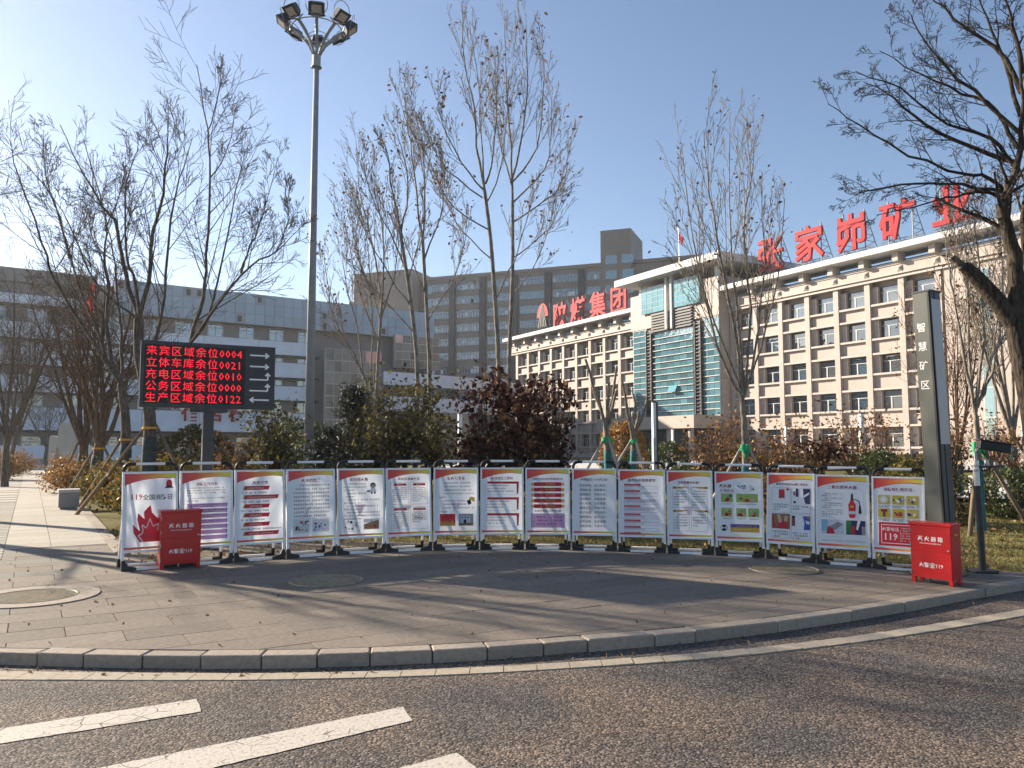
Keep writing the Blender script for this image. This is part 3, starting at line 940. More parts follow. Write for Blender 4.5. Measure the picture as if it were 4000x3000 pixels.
pane_grid('blue_panel_wall', 'glass_cyan', sC, sD, zl, zt, 5, 5, -TP - 0.32)
for x in (fs(2609, TP + 0.4), fs(2630, TP + 0.4)):
    rbox(office, 'tower_fin', 'eave_white', x - 0.16, -TP - 0.55, 16.6, x + 0.16, -TP - 0.02, 23.3)
# louvre band, curtain wall and ladder strips
s1, s2 = fs(2552, TP), fs(2715, TP)
lv = rbox(office, 'louvre_band', 'dark_metal', s1, -TP - 0.15, 16.4, s2, -TP + 0.34, 19.0)
for j in range(7):
    rbox(lv, 'louvre', 'dark_metal', s1 + 0.1, -TP - 0.3, 16.5 + j*0.36, s2 - 0.1, -TP - 0.16, 16.66 + j*0.36)
pane_grid('curtain_wall', 'glass_teal', s1 + 0.2, s2 - 0.2, 5.3, 16.4, 6, 14, -TP + 0.15, fin=0.2)
for q in (fs(2540, TP), fs(2733, TP)):
    ls = rbox(office, 'ladder_strip', 'dark_metal', q - 0.55, -TP + 0.05, 5.3, q + 0.55, -TP + 0.34, 16.9)
    for e in (-0.55, 0.43):
        rbox(ls, 'rail', 'dark_metal', q + e, -TP - 0.2, 5.3, q + e + 0.12, -TP + 0.04, 16.9)
    for j in range(26):
        rbox(ls, 'rung', 'dark_metal', q - 0.42, -TP - 0.12, 5.5 + j*0.44, q + 0.42, -TP + 0.03, 5.62 + j*0.44)
pane_grid('side_glass', 'glass_teal', TL + 0.3, fs(2530, TP) - 0.1, 5.3, 17.1, 2, 15, -TP + 0.2, fin=0.12)
pane_grid('side_glass', 'glass_teal', fs(2747, TP) , TR - 0.2, 5.3, 17.1, 3, 15, -TP + 0.2, fin=0.12)
# one top-hung sash standing open
q = fs(2634, TP)
T = MB(); T.box(-0.75, -0.03, -0.95, 0.75, 0.03, 0.0)
T.build('open_sash', 'glass_cyan', office, loc=(q, -TP - 0.05, 9.3), rot=(R(-28), 0, 0))
# porch
rbox(office, 'porch_fascia', 'cream_stone', -40.3, -5.8, 3.75, -21.3, -TP + 0.3, 5.25)
for px in (2610, 2694):
    x = fs(px, 5.2)
    m = MB(); m.cyl(x, -5.0, 0.25, 3.75, 0.36, 20); m.cyl(x, -5.0, 0.0, 0.25, 0.48, 20); m.build('column', 'cream_trim', office, smooth=False)
for x in (-39.0, -33.5):
    m = MB(); m.cyl(x, -5.0, 0.25, 3.75, 0.36, 20); m.cyl(x, -5.0, 0.0, 0.25, 0.48, 20); m.build('column', 'cream_trim', office)
rbox(office, 'entrance_front', 'dark_metal', -37.5, -TP + 0.1, 0.1, -21.8, -TP + 0.34, 3.74)
for k in range(6):
    rbox(office, 'entrance_door', 'glass_blue', -37.2 + k*2.55, -TP + 0.05, 0.15, -37.2 + k*2.55 + 2.3, -TP + 0.095, 3.5)
rbox(office, 'steps', 'concrete_light', -40.0, -7.0, 0.0, -21.5, -TP, 0.12)

# rooftop letters on lattice frames
def roof_letter(name, ch, s, size, zb, mat, label, grp):
    t = thing(name, label, 'sign letter', P0 + Vector((EX * s, EYY * s, zb)) + Vector((0.8708, 0.4916, 0)) * 0.6, main_rot, grp)
    if ch:
        m = MB(); letter(m, ch, 0, 0, 0.9, size, bold=0.020, ext=0.16); m.build('letter_face', mat, t)
    h = size
    for dx in (-0.32, 0.32):
        m = MB()
        x = dx * size
        m.tube([(x, 0.4, 0), (x, 0.4, h + 0.6)], 0.06, 5); m.tube([(x, 2.6, 0), (x, 0.45, h + 0.5)], 0.05, 5)
        for k in range(1, 6):
            f = k / 6
            m.tube([(x, 0.4, f * h), (x, 2.6 - 2.15 * f, f * h)], 0.035, 4)
            m.tube([(x, 0.4, (f - 1/6) * h), (x, 2.6 - 2.15 * f, f * h)], 0.03, 4)
        m.build('support_truss', 'steel_lattice', t)
    m = MB()
    for zz in (0.35, 0.6):
        m.tube([(-0.55*size, 0.4, zz), (0.55*size, 0.4, zz)], 0.05, 4)
    for k in range(8):
        x = (-0.5 + k/7) * size
        m.tube([(x, 0.4, 0.35), (x + 0.06*size, 0.4, 0.6)], 0.03, 4)
    m.build('base_rail', 'steel_lattice', t)
    return t
for ch, s, pos in zip('张家峁矿业', (-15.3, -9.9, -4.6, 0.55, 5.9), ('first', 'second', 'third', 'fourth', 'fifth')):
    roof_letter('roof_sign_letter', ch, s, 3.95, 21.0, 'red_letter', f'large red rooftop character {ch}, {pos} of five on the right wing', 'rooftop characters')
for ch, s, pos in zip('陕煤集团', (-59.0, -53.9, -48.6, -43.5), ('first', 'second', 'third', 'fourth')):
    roof_letter('roof_sign_letter', ch, s, 4.2, 20.3, 'red_letter', f'large red rooftop character {ch}, {pos} of four on the left wing', 'rooftop characters')
# round emblem: red dome over grey rays with letters below
t = roof_letter('roof_emblem', '', -64.4, 4.6, 20.2, 'red_letter', 'red and grey domed rooftop emblem with radiating stripes above small letters', None)
t['category'] = 'emblem'; 
m = MB()
n = 24
arc = [(1.75*math.cos(math.pi*k/n), 3.0 + 2.3*math.sin(math.pi*k/n)) for k in range(n + 1)]
m.prism([(a, -b) for a, b in arc[::-1]], -0.1, 0.1, T=Matrix.Rotation(-math.pi/2, 4, 'X'))
m.build('emblem_dome', 'red_letter', t)
m = MB()
for k in range(-2, 3):
    x0, x1 = k*0.10, k*0.62
    m.prism([(x0-0.03, -5.0), (x0+0.03, -5.0), (x1+0.13, -1.3), (x1-0.13, -1.3)], -0.16, 0.16, T=Matrix.Rotation(-math.pi/2, 4, 'X'))
m.build('emblem_rays', 'black_plastic', t)
m = MB(); letter(m, 'SHCCIG', 0, -0.1, 0.05, 1.05, bold=0.01, ext=0.08); m.build('emblem_letters', 'aluminium', t)
# flag on the roof
def flag(label, base, h, fw, fh, sway, grp=None):
    t = thing('flagpole', label, 'flagpole', base)
    m = MB(); m.tube([(0,0,0), (0,0,h*0.5), (0,0,h)], [0.07*h/12, 0.06*h/12, 0.035*h/12], 8); m.build('pole', 'aluminium', t)
    m = MB(); m.cyl(0, 0, h, h + 0.14, 0.09, 8); m.build('finial', 'aluminium', t)
    nx, nz = 14, 10
    V = []
    for j in range(nz + 1):
        for i in range(nx + 1):
            u, v = i / nx, j / nz
            # a slack flag hanging in folds
            x = sway * fw * 0.34 * u + 0.10 * fw * math.sin(u * 9 + v * 2.0) * u
            y = 0.12 * fw * math.sin(u * 11 + v * 1.5) * u
            z = h - 0.25 - fh * v - fw * 0.62 * u * (0.35 + 0.65 * u)
            V.append((x, y, z))
    fq = [(j*(nx+1)+i, j*(nx+1)+i+1, (j+1)*(nx+1)+i+1, (j+1)*(nx+1)+i) for j in range(nz) for i in range(nx)]
    m = MB(); m.add(V, fq); m.build('flag_cloth', 'red_flag', t, smooth=True)
    return t
p = P0 + Vector((EX*-31, EYY*-31, 24.05)) + Vector((0.8708, 0.4916, 0)) * 1.0
flag('thin rooftop flagpole with a small slack red flag on the entrance tower', p, 6.0, 1.6, 1.1, 1)

# ---- brown high-rise behind
bc = AT(1820, 1745, 190)
bx = Vector((0.9329, -0.3602, 0)); 
brown = thing('apartment_tower', 'tall brown tiled slab block with window bands behind the office', 'building', (bc.x, bc.y, -0.1), math.atan2(bx.y, bx.x))
ux = lambda px: (lambda r: (r*bc.y - bc.x) / (bx.x - r*bx.y))((px - 2000)/F)   # photo column -> local x on the front
FH = 3.42
xl, xr = ux(1440), ux(2350)
rbox(brown, 'wall', 'brown_tile', xl, 0.4, 0, xr + 22, 16, 42.6)
rbox(brown, 'parapet', 'brown_tile', xl, 0.1, 42.6, xr + 22, 0.5, 43.4)
pil = [ux(v) for v in (1649, 1764, 1884, 2011, 2143, 2276)] + [xr - 0.4]
pm_ = MB(); pm_.box(-0.75, -0.5, 0, 0.75, 0.4, 42.2); pmm = pm_.mesh('pilaster', 'dark_metal')
for x in pil[:-1]: put('pilaster', pmm, brown, (x, 0, 0))
WF = MB(); wwid = 6.2
for a, b, c, d in ((0,0,wwid,0.1),(0,1.8,wwid,1.9)): WF.box(a, 0, b, c, 0.1, d)
for k in range(9): WF.box(k*(wwid-0.1)/8, 0, 0.1, k*(wwid-0.1)/8 + 0.1, 0.1, 1.8)
WF.box(0.1, 0, 1.2, wwid - 0.1, 0.08, 1.28)
wfm = WF.mesh('window', 'lamp_grey')
pw = MB(); pw.box(0.05, 0.05, 0.05, wwid-0.05, 0.07, 1.85); 
pwm = [pw.mesh('pane', 'glass_blue'), pw.mesh('pane', 'glass_teal')]
cur = MB(); cur.box(0, 0.03, 0.1, 0.7, 0.045, 1.15); curm = cur.mesh('curtain', 'white_band')
RB = random.Random(2)
for k in range(len(pil) - 1):
    mid = (pil[k] + pil[k+1]) / 2
    for f in range(3, 12):
        z = f * FH + 2.0
        w = put('window', wfm, brown, (mid - wwid/2, 0.3, z))
        put('pane', pwm[RB.random() < 0.35], w)
        for c in range(RB.randint(0, 3)):
            put('curtain', curm, w, (RB.choice([0.1, 0.86, 1.62, 2.4, 3.9, 4.7]), 0, 0))
# stair towers
xa, xb = ux(1405), ux(1632)
rbox(brown, 'stair_tower', 'brown_tile', xa, -3.5, 0, xb, 12, 45.0)
rbox(brown, 'stair_tower', 'brown_tile', xa - 3, -1.0, 0, xa, 10, 38.5)
rbox(brown, 'stair_tower', 'brown_tile', ux(2355), -0.8, 0, ux(2475), 12, 50.5)
w2 = MB(); w2.box(0, 0, 0, 2.6, 0.1, 2.0); w2m = w2.mesh('window', 'glass_teal')
for f in range(7, 13):
    for px in (2375, 2440):
        put('window', w2m, brown, (ux(px), -0.9, f*FH + 1.6))
for f in range(6, 12):
    put('window', w2m, brown, (ux(1645) , 0.25, f*FH + 1.6))
rbox(brown, 'added_shade_block', 'brown_tile', xa - 12, -60, 0, xa + 4, -4.2, 28)  # unseen block, added to cast shade on the office's left wing

# ---- grey and white block on the left, seen past the trees
L0, L1_ = AT(90, 1048, 91.0), AT(1688, 1225, 122.0)
lx = Vector((L1_.x - L0.x, L1_.y - L0.y, 0)); LL = lx.length; lx.normalize()
lbase = Vector((L0.x, L0.y, -0.1)) - lx * 30
left = thing('terraced_building', 'long grey block with white balcony bands and a glass screen on top', 'building', lbase, math.atan2(lx.y, lx.x))
def lxp(px):
    r = (px - 2000.0) / F
    return (r * lbase.y - lbase.x) / (lx.x - r * lx.y)
def lzp(px, py):
    s = lxp(px)
    return AT(px, py, lbase.y + lx.y * s).z + 0.1
LE = lxp(1690)
rbox(left, 'wall', 'grey_tile', 0, 1.6, 0, LE - 0.5, 30, 21.6)
rbox(left, 'roof_parapet', 'grey_tile', 0, 0.6, 20.8, lxp(362), 30, 22.4)
# white bands, floor by floor, in lengths
bands = [(lzp(150, 1530), lzp(150, 1466)), (lzp(150, 1425), lzp(150, 1358)), (lzp(150, 1322), lzp(150, 1262)), (lzp(150, 1190), lzp(150, 1155)), (lzp(150, 1680), lzp(150, 1592))]
for bi, (z0, z1) in enumerate(bands):
    xe = lxp(430) if bi == 3 else lxp(1250)
    seg = 7.2
    m = MB(); m.box(0.03, 0, 0, seg - 0.03, 0.35, z1 - z0); me = m.mesh('band', 'white_band')
    x = 0.0
    while x + seg <= xe + 3:
        put('band', me, left, (x, 0.2 if bi != 4 else -0.6, z0)); x += seg
    rbox(left, 'floor_slab', 'dark_metal', 0, 0.55, z0 - 0.25, xe, 1.6, z0 + 0.1)
fw = MB()
for a, b, c, d in ((0,0,2.0,0.1),(0,1.7,2.0,1.8),(0,0.1,0.1,1.7),(1.9,0.1,2.0,1.7),(0.95,0.1,1.05,1.7),(0.1,1.1,1.9,1.18)): fw.box(a, 0, b, c, 0.1, d)
fwm = fw.mesh('window', 'window_white')
fp = MB(); fp.box(0.05, 0.05, 0.05, 1.95, 0.07, 1.75); fpm = fp.mesh('pane', 'glass_blue')
for fz0 in (bands[0][1], bands[1][1], bands[2][1], bands[4][1], bands[3][1] - 5.1, 0.9):
    x = 2.0
    while x < lxp(1230):
        w = put('window', fwm, left, (x, 1.48, fz0 + 0.15)); put('pane', fpm, w)
        x += 4.1
# glass screen on top
gx0, gx1 = lxp(430), LE
gz0, gz1 = lzp(850, 1258), 22.2
npan = 34
dx = (gx1 - gx0) / npan
gm = MB(); gm.box(0.04, -0.05, 0.04, dx - 0.04, 0.0, (gz1-gz0)/3 - 0.04); gme = gm.mesh('screen_panel', 'glass_screen')
scr = rbox(left, 'glass_screen', 'lamp_grey', gx0, -0.2, gz0, gx1, 0.5, gz1)
for i in range(npan):
    for j in range(3):
        if RB.random() < 0.045:
            rbox(scr, 'vent_window', 'dark_metal', gx0 + i*dx + 0.4, -0.24, gz0 + j*(gz1-gz0)/3 + 0.3, gx0 + (i+1)*dx - 0.4, -0.2, gz0 + (j+1)*(gz1-gz0)/3 - 0.3)
            continue
        put('screen_panel', gme, scr, (gx0 + i*dx, -0.2, gz0 + j*(gz1-gz0)/3))
# tall curtain walls at the right end
def curtain(s0, s1, z0, z1, nx, nz, y, reds=()):
    g = rbox(left, 'curtain_wall', 'window_white', s0, y, z0, s1, y + 0.6, z1)
    dx, dz = (s1-s0)/nx, (z1-z0)/nz
    m = MB(); m.box(0.05, -0.04, 0.05, dx-0.05, 0, dz-0.05); me = m.mesh('pane', 'glass_curtain'); mr = m.mesh('pane', 'glass_rose')
    for i in range(nx):
        for j in range(nz):
            put('pane', mr if (i, j) in reds else me, g, (s0 + i*dx, y, z0 + j*dz))
curtain(lxp(1252), lxp(1468), 0.4, lzp(1360, 1372), 7, 9, -1.6, reds=((5, 8), (6, 8)))
curtain(lxp(1530), LE + 0.6, lzp(1600, 1440), gz0 + 0.3, 6, 4, -0.9, reds=((0, 3),))
# curved walkway bands linking to the right
for (z0, z1, off) in ((lzp(1600, 1510), lzp(1600, 1460), 0), (lzp(1600, 1610), lzp(1600, 1555), -1.0)):
    for k in range(16):
        a0, a1 = k / 16, (k + 1) / 16
        def cp(a): return (lxp(1480) + 34 * a, -1.4 + off + 10 * a * a)
        p, q = cp(a0), cp(a1)
        m = MB(); m.prism([p, q, (q[0], q[1] + 0.5), (p[0], p[1] + 0.5)], z0, z1)
        m.build('walkway_band', 'white_band', left)
rbox(left, 'link_wall', 'grey_tile', LE - 0.5, 12, 0, LE + 14, 24, 9.5)
# shop-front strip and letters on the canopy
m = MB()
s_ = [lxp(741), lxp(832), lxp(923)]
zc = lzp(830, 1640)
for ch, s in zip('宿舍楼', s_):
    letter(m, ch, s, -0.75, zc, 2.5, bold=0.02, ext=0.05)
m.build('canopy_letters', 'red_letter', left)
# white forecourt wall at the end of the path
a, b = AT(47, 1777, 84), AT(300, 1779, 86)
w = thing('forecourt_wall', 'low white wall across the far end of the left path', 'wall', (a.x - 6, a.y, -0.1), math.atan2(b.y - a.y, b.x - a.x))
rbox(w, 'wall_panel', 'white_band', 0, 0, 0, 8.4, 0.3, 1.75); rbox(w, 'wall_panel', 'white_band', 9.6, 0, 0, 18, 0.3, 1.75)
rbox(w, 'step', 'concrete_grey', 8.5, 0.0, 0, 9.5, 0.6, 0.35); rbox(w, 'step', 'concrete_grey', 8.5, 0.6, 0, 9.5, 1.2, 0.7)
# wooded hill far left
V = []; n = 40
for i in range(n + 1):
    x = -420 + i * 12
    h = 78 * math.exp(-((x + 225) / 75) ** 2) + 4 * math.sin(i * 1.7)
    V += [(x, 380, -1), (x, 420, max(h, 0.5)), (x, 560, -1)]
fq = [f for i in range(n) for f in ((3*i, 3*i+3, 3*i+4, 3*i+1), (3*i+1, 3*i+4, 3*i+5, 3*i+2))]
m = MB(); m.add(V, fq); struct(m.build('hill', 'hill', smooth=True))
# ================================================================== POSTER STANDS
INK = {'crimson': (0.56, 0.020, 0.040), 'plum': (0.24, 0.012, 0.075), 'black': (0.018, 0.016, 0.022), 'navy': (0.03, 0.03, 0.12),
       'pink': (0.62, 0.36, 0.58), 'yellow': (0.70, 0.52, 0.05), 'gold': (0.68, 0.42, 0.06), 'cream': (0.80, 0.70, 0.55), 'lime': (0.32, 0.52, 0.10),
       'sky': (0.25, 0.50, 0.66), 'blue': (0.03, 0.10, 0.42), 'purple': (0.12, 0.09, 0.36), 'grey': (0.30, 0.30, 0.32), 'pale': (0.62, 0.64, 0.68),
       'brown': (0.28, 0.16, 0.08), 'orange': (0.66, 0.20, 0.03), 'skin': (0.66, 0.45, 0.33), 'white': (0.82, 0.82, 0.82), 'green': (0.04, 0.20, 0.08), 'blush': (0.78, 0.66, 0.70), 'olive': (0.52, 0.42, 0.05)}
for k, c in INK.items():
    M('print_' + k, c, 0.4, 0.04, 8, trans=0.25)
PW_, PH_ = 0.60, 0.93
GR_TOP = gradient_mat('print_header', [(0.0, (0.62, 0.018, 0.03)), (0.25, (0.74, 0.07, 0.02)), (0.6, (0.82, 0.32, 0.02)), (0.85, (0.82, 0.58, 0.04)), (1.0, (0.66, 0.66, 0.07))], -PW_/2, PW_/2)

class Poster:
    def __init__(s, rng):
        s.q = {}; s.rng = rng
    def mb(s, name, ink):
        return s.q.setdefault((name, ink), MB())
    def xy(s, u, v): return (-PW_/2 + u*PW_, -v*PH_)
    def poly(s, pts, ink, layer=1, name='colour_block'):
        P = [s.xy(u, v) for u, v in pts]
        if area(P) < 0: P = P[::-1]
        y = -0.0012 * layer
        s.mb(name, ink).add([(a, y, b) for a, b in P], [tuple(range(len(P)))])
    def rect(s, u0, v0, u1, v1, ink, layer=1, name='colour_block'):
        s.poly([(u0,v0),(u1,v0),(u1,v1),(u0,v1)], ink, layer, name)
    def outline(s, u0, v0, u1, v1, ink, t=0.008, layer=2):
        tv = t * PW_ / PH_
        for r in ((u0,v0,u1,v0+tv),(u0,v1-tv,u1,v1),(u0,v0,u0+t,v1),(u1-t,v0,u1,v1)): s.rect(*r, ink, layer, 'outline')
    def disc(s, u, v, r, ink, layer=2, sy=1.0, name='picture'):
        s.poly([(u + r*math.cos(a*math.pi/8), v + r*sy*PW_/PH_*math.sin(a*math.pi/8)) for a in range(16)], ink, layer, name)
    def text(s, body, u, v, size, ink, bold=0.012, layer=2, align='CENTER', name='heading_text', stretch=1.0):
        x, z = s.xy(u, v)
        letter(s.mb(name, ink), body, x, -0.0012*layer, z, size*PW_, bold, 0, align, stretch=stretch)
    def lines(s, u0, v0, u1, n, dv, ink='black', h=0.030, layer=2, last=0.6, indent=True):
        m = s.mb('body_text', ink)
        y = -0.0012*layer
        hv = h * PW_ / PH_
        for i in range(n):
            u = u0 + (2*h if (indent and i == 0) else 0)
            end = u0 + (u1-u0)*last if i == n-1 else u1
            while u + h*0.8 < end:
                if s.rng.random() < 0.93:
                    v = v0 + i*dv
                    for (a, b) in ((0.05, 0.25), (0.42, 0.60), (0.76, 0.95)):
                        k0, k1 = s.rng.uniform(0, 0.2), s.rng.uniform(0.6, 0.85)
                        p, q = s.xy(u + h*k0, v + hv*b), s.xy(u + h*k1, v + hv*a)
                        m.add([(p[0], y, p[1]), (q[0], y, p[1]), (q[0], y, q[1]), (p[0], y, q[1])], [(0,1,2,3)])
                    if s.rng.random() < 0.35:
                        kx = s.rng.uniform(0.3, 0.55)
                        p, q = s.xy(u + h*kx, v + hv), s.xy(u + h*(kx+0.16), v)
                        m.add([(p[0], y-0.0002, p[1]), (q[0], y-0.0002, p[1]), (q[0], y-0.0002, q[1]), (p[0], y-0.0002, q[1])], [(0,1,2,3)])
                u += h
    def slant(s, u0, v0, u1, v1, ink, k=0.03, layer=1):
        s.poly([(u0+k, v0), (u1+k, v0), (u1, v1), (u0, v1)], ink, layer)
    def scribble(s, u0, v0, u1, v1, inks, n=14, layer=3):
        """a small printed picture: irregular patches of colour"""
        for i in range(n):
            cu, cv = s.rng.uniform(u0+.03, u1-.03), s.rng.uniform(v0+.02, v1-.02)
            r = s.rng.uniform(0.015, 0.05)
            r = min(r, cu-u0, u1-cu, (cv-v0)*PH_/PW_, (v1-cv)*PH_/PW_)
            pts = []
            for a in range(7):
                rr = r * s.rng.uniform(0.5, 1.0)
                pts.append((cu + rr*math.cos(a*0.9), cv + rr*0.64*math.sin(a*0.9)))
            s.poly(pts, s.rng.choice(inks), layer + (i % 4)*0.3, 'picture')
    def std(s, title, tv=0.155, size=0.085, u=0.5, ink='plum'):
        n = 24
        cur = []
        for i in range(n + 1):
            t = i / n
            v = 0.152 - 0.098*math.sin(min(1, t/0.74)*math.pi/2)**0.8 + (0.012*((t-0.74)/0.26)**2 if t > 0.74 else 0)
            cur.append((t, v))
        s.poly([(0, 0)] + cur + [(1, 0)], 'HEAD', 1, 'header_band')
        s.poly([(a, b + 0.001) for a, b in cur] + [(a, b + 0.008) for a, b in cur[::-1]], 'crimson', 1.4, 'header_line')
        s.rect(0, 0.962, 1, 0.99, 'HEAD', 1, 'foot_band')
        if title: s.text(title, u, tv + 0.028, size, ink, 0.014)
    def flush(s, parent):
        for (name, ink), m in s.q.items():
            m.build(name, GR_TOP if ink == 'HEAD' else 'print_' + ink, parent)

def p1(P):
    P.std(None)
    P.rect(0.80, 0.165, 0.92, 0.185, 'black'); P.poly([(0.78,0.185),(0.94,0.185),(0.95,0.20),(0.77,0.20)], 'black', 2)
    P.poly([(0.80,0.168)] + [(0.86 - 0.06*math.cos(a*math.pi/8), 0.13 - 0.045*math.sin(a*math.pi/8)) for a in range(9)] + [(0.92,0.168)], 'crimson', 3, 'picture')
    for k in range(9):
        a = math.pi * (0.0 + k/8)
        c, sn = math.cos(a), math.sin(a)
        P.poly([(0.86+0.085*c-0.004*sn, 0.135-0.055*sn-0.003*c), (0.86+0.125*c-0.003*sn, 0.135-0.082*sn), (0.86+0.125*c+0.003*sn, 0.135-0.082*sn+0.003), (0.86+0.085*c+0.004*sn, 0.135-0.055*sn+0.003)], 'black', 3, 'picture')
    P.text('119', 0.10, 0.345, 0.165, 'crimson', 0.01, align='LEFT')
    P.text('全国消防日', 0.345, 0.345, 0.118, 'black', 0.010, align='LEFT')
    fl = [(0.30,0.90),(0.18,0.78),(0.16,0.66),(0.24,0.72),(0.30,0.755),(0.245,0.60),(0.265,0.52),(0.34,0.575),(0.385,0.60),(0.37,0.51),(0.44,0.455),(0.50,0.42),(0.53,0.52),(0.60,0.57),(0.65,0.60),(0.66,0.52),(0.74,0.585),(0.72,0.655),(0.80,0.615),(0.86,0.565),(0.86,0.70),(0.82,0.80),(0.72,0.90)]
    P.poly(fl, 'crimson', 1, 'flame_graphic')
    li = [(0.36,0.895),(0.26,0.81),(0.32,0.80),(0.36,0.765),(0.34,0.675),(0.42,0.72),(0.49,0.60),(0.55,0.70),(0.66,0.665),(0.63,0.745),(0.70,0.76)]
    for a, b in zip(li, li[1:]):
        dx, dy = b[0]-a[0], b[1]-a[1]; L = math.hypot(dx, dy)
        nx, ny = -dy/L*0.010, dx/L*0.008
        P.poly([(a[0]+nx,a[1]+ny),(b[0]+nx,b[1]+ny),(b[0]-nx,b[1]-ny),(a[0]-nx,a[1]-ny)], 'white', 2.5, 'flame_line')
def p2(P):
    P.std('消防工作方针', 0.15, 0.075)
    P.lines(0.10, 0.205, 0.90, 4, 0.034, h=0.026, last=0.14); P.lines(0.10, 0.345, 0.90, 2, 0.034, h=0.026, last=0.3)
    for k in range(7):
        v = 0.425 + k*0.073
        P.poly([(0.10,v),(0.90,v),(0.92,v+0.012),(0.90,v+0.056),(0.10,v+0.056)], 'pink', 1)
        P.poly([(0.90,v),(0.925,v+0.006),(0.905,v+0.06),(0.895,v+0.056)], 'purple', 1.5)
        P.lines(0.14, v+0.012, 0.88 if k < 4 else 0.6, 2 if k < 4 else 1, 0.024, h=0.021, last=0.7)
def p3(P):
    P.std('火灾分类', 0.15, 0.085)
    bars = [('A类固体物质火灾', 0.68), ('B类液体或可熔化的固体物质火灾', 0.88), ('C类气体火灾', 0.68), ('D类金属火灾', 0.68), ('E类带电火灾', 0.68), ('F类烹饪器具内的烹饪物火灾', 0.88)]
    sub = ['木、竹、麻、布、纸塑胶等', '汽油、天然气、油漆、沥青等', '氢气、乙炔、石油气、甲烷等', '钾、钠、镁、铝镁合金等', '电气线路、电气设备、物体带电燃烧的火灾']
    for k, (t, e) in enumerate(bars):
        v = 0.205 + k*0.128
        P.slant(0.12, v, 0.15, v+0.058, 'lime', 0.03, 1); P.slant(0.145, v, e, v+0.056, 'crimson', 0.03, 1.5)
        P.text(t, 0.40 if e < 0.8 else 0.52, v+0.043, 0.048 if k not in (1, 5) else 0.042, 'cream', 0.006, 2.5, name='bar_text')
        if k < 5: P.text(sub[k], 0.09, v+0.107, 0.046, 'black', 0.006, 2, 'LEFT', 'body_text')
def p4(P):
    P.std('火灾的危害', 0.135, 0.085)
    P.lines(0.11, 0.20, 0.92, 9, 0.0565, h=0.040, last=0.9)
    P.outline(0.10, 0.70, 0.47, 0.905, 'grey', 0.006); P.outline(0.52, 0.70, 0.88, 0.905, 'grey', 0.006)
    P.rect(0.12, 0.715, 0.45, 0.895, 'pale', 1); P.rect(0.535, 0.715, 0.87, 0.895, 'pale', 1)
    P.scribble(0.12, 0.715, 0.45, 0.895, ['sky', 'crimson', 'brown', 'white', 'black'], 16); P.scribble(0.535, 0.715, 0.87, 0.895, ['crimson', 'blue', 'blue', 'grey', 'skin'], 14)
    P.poly([(0.3,0.70),(0.42,0.53),(0.5,0.53),(0.40,0.66)], 'blush', 1, 'watermark')
def p5(P):
    P.std('如何报火警', 0.135, 0.085, 0.45)
    for i, (v, n) in enumerate(((0.20, 3), (0.345, 2), (0.44, 2), (0.535, 2), (0.63, 3))):
        P.lines(0.11, v, 0.62 if i < 2 else 0.92, n, 0.0475, h=0.034, last=0.5)
    P.poly([(0.34,0.52),(0.60,0.52),(0.50,0.66),(0.45,0.66)], 'blush', 1, 'watermark'); P.poly([(0.30,0.72),(0.46,0.66),(0.64,0.72),(0.48,0.69)], 'blush', 1, 'watermark')
    # small child figure in a helmet, drawn as plain patches
    P.disc(0.77, 0.235, 0.065, 'black', 2); P.disc(0.77, 0.245, 0.045, 'skin', 3); P.poly([(0.72,0.275),(0.82,0.275),(0.85,0.34),(0.69,0.34)], 'pale', 3, 'picture'); P.rect(0.72, 0.335, 0.76, 0.365, 'black', 3, 'picture'); P.rect(0.79, 0.335, 0.83, 0.365, 'black', 3, 'picture')
    P.disc(0.67, 0.325, 0.05, 'grey', 2.5, 0.6)
    P.outline(0.10, 0.74, 0.47, 0.92, 'grey', 0.006); P.outline(0.55, 0.74, 0.90, 0.90, 'grey', 0.006)
    P.scribble(0.11, 0.75, 0.46, 0.915, ['grey', 'black', 'skin', 'white', 'pale'], 18)
    P.rect(0.56, 0.745, 0.895, 0.80, 'pale', 1); P.poly([(0.56,0.82),(0.895,0.76),(0.895,0.895),(0.56,0.895)], 'brown', 1.5, 'picture'); P.scribble(0.70, 0.82, 0.89, 0.89, ['crimson', 'crimson', 'orange'], 8); P.disc(0.73, 0.76, 0.02, 'yellow', 3); P.rect(0.715, 0.77, 0.745, 0.83, 'olive', 3, 'picture')
def p6(P):
    P.std('灭火的基本方法', 0.135, 0.075)
    for u, v, h, n in ((0.07, 0.20, 0.34, 8), (0.53, 0.20, 0.34, 8), (0.07, 0.58, 0.35, 9), (0.53, 0.58, 0.34, 6)):
        P.outline(u, v, u+0.42, v+h, 'grey', 0.007)
        P.poly([(u+0.08, v+0.015),(u+0.36, v+0.015),(u+0.38, v+0.05),(u+0.06, v+0.05)], 'crimson', 2)
        P.lines(u+0.03, v+0.075, u+0.40, n, 0.029, h=0.026)
        P.text({(0.07,0.20):'隔离法',(0.53,0.20):'窒息法',(0.07,0.58):'冷却法'}.get((u,v),'化学抑制法'), u+0.22, v+0.045, 0.05, 'cream', 0.004, 3, name='bar_text')
    P.poly([(0.32,0.55),(0.56,0.55),(0.50,0.62),(0.42,0.64)], 'blush', 1, 'watermark'); P.poly([(0.60,0.72),(0.84,0.74),(0.82,0.77),(0.62,0.76)], 'cream', 1, 'watermark')
